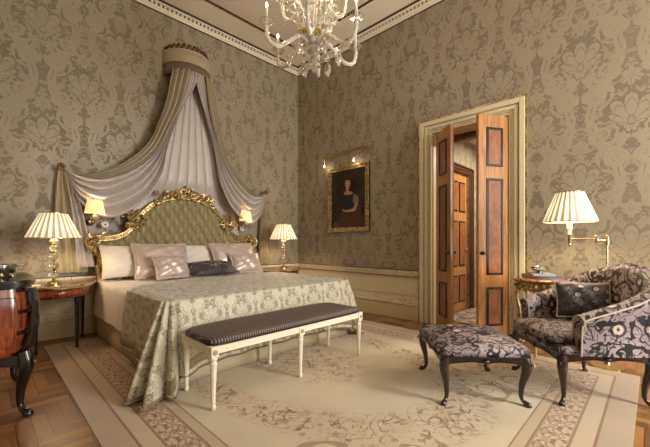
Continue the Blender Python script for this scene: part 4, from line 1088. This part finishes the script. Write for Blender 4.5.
# ------------------------------------------------------------------ chandelier
cx0, cy0 = -2.225, -2.80
cd = thing('chandelier', 'clear glass chandelier with curved candle arms hanging from the ceiling', 'chandelier', (cx0, cy0, 2.76))
g = G(); g.lathe([(.004, 0), (.02, .015), (.022, .035), (.008, .055), (.03, .08), (.055, .11), (.035, .145), (.015, .16), (.07, .20), (.105, .24), (.06, .28), (.02, .30)], n=28); g.build('bowl_finial', M['glass'], cd)
g = G(); g.lathe([(.018, .30), (.035, .34), (.02, .40), (.04, .46), (.055, .52), (.03, .60), (.018, .66), (.035, .72), (.02, .78), (.03, .90), (.018, 1.0), (.018, 1.30), (.05, 1.36), (.02, 1.42), (.014, 1.5), (.014, 1.80)], n=22); g.build('stem', M['glassm'], cd)
g = G(); g.lathe([(.014, 1.80), (.06, 1.82), (.09, 1.845), (.09, 1.86)], n=24); g.build('ceiling_rose', M['brass'], cd)
def carm(name_r, zc, ang, zb, tw=.016):
    e = G(); R_ = name_r; c_, s_ = cos(ang), sin(ang)
    prof_ = [(.05, zc), (R_*.30, zc+.04), (R_*.50, zc-.02), (R_*.72, zc-.10), (R_*.93, zc-.085), (R_*1.0, zc+.0), (R_*1.0, zb)]
    pts = curve([(r*c_, r*s_, z) for r, z in prof_], 40)
    e.tube(pts, [tw*1.12*(1+.2*sin(k*1.6)) for k in range(41)], 9); a = e.build('arm', M['glassm'], cd)
    e = G(); e.lathe([(.012, zb-.01), (.05, zb+.01), (.066, zb+.03), (.06, zb+.03), (.04, zb+.014), (.012, zb+.005)], (R_*c_, R_*s_, 0), 20); e.build('drip_pan', M['glass'], a)
    e = G(); e.lathe([(.013, zb), (.012, zb+.15), (.008, zb+.155)], (R_*c_, R_*s_, 0), 12); e.build('candle_tube', M['glassm'], a)
    e = G(); e.ball((R_*c_, R_*s_, zb+.175), (.011, .011, .024)); e.build('bulb', M['bulb'], a)
    point('candle_light', (R_*c_, R_*s_, zb+.23), CHAND_W/6, cd, .03)
    return a
for k in range(6): carm(.46, .27, radians(-20+60*k), .33)
for k in range(6): carm(.30, .62, radians(10+60*k), .68, .013)
# leaves, flowers and pendants
rnd = random.Random(11)
for k in range(20):
    a = 2*pi*k/20+.2; e = G(); c_, s_ = cos(a), sin(a); up = .5 if k % 2 else .34; R_ = .26 if k % 2 else .32
    p = curve([(.04*c_, .04*s_, .30), (.10*c_, .10*s_, .42), (R_*.7*c_, R_*.7*s_, .30+up*.7), (R_*c_, R_*s_, .30+up*.55)], 18)
    e.tube(p, [.004+.02*sin(pi*min(1, i/18))**2 for i in range(19)], 8, flat=.25); e.build('glass_leaf', M['glass'], cd)
for k in range(14):
    a = 2*pi*k/14; e = G(); r = .08+.04*(k % 2); c = Vector((r*cos(a), r*sin(a), .30+.05*(k % 3)))
    for q in range(6):
        b = q*pi/3; e.ball(c+Vector((.022*cos(b)*-s_ if 0 else .022*cos(b), .022*sin(b), .004)), (.015, .015, .010), 7, 4)
    e.ball(c, .012, 7, 5); e.build('glass_flower', M['amber'] if k % 3 != 2 else M['glassm'], cd)
for k in range(6):
    a = radians(10+60*k); e = G(); r = .235; c_, s_ = cos(a), sin(a)
    e.tube(curve([(.05*c_, .05*s_, .26), (r*.7*c_, r*.7*s_, .28), (r*c_, r*s_, .20)], 12), .005, 6)
    e.lathe([(.001, -.15), (.018, -.135), (.034, -.09), (.030, -.04), (.010, -.01), (.004, 0)], (r*c_, r*s_, .20), 14); e.build('glass_pendant', M['glass'], cd)
for k in range(5):
    a = 2*pi*k/5+.5; e = G(); r = .13; e.lathe([(.003, 0), (.012, -.02), (.014, -.035), (.03, -.05), (.026, -.052), (.010, -.04)], (r*cos(a), r*sin(a), .17), 12); e.tube([(r*cos(a), r*sin(a), .17), (.06*cos(a), .06*sin(a), .23)], .003, 5); e.build('bell_flower', M['glassm'], cd)
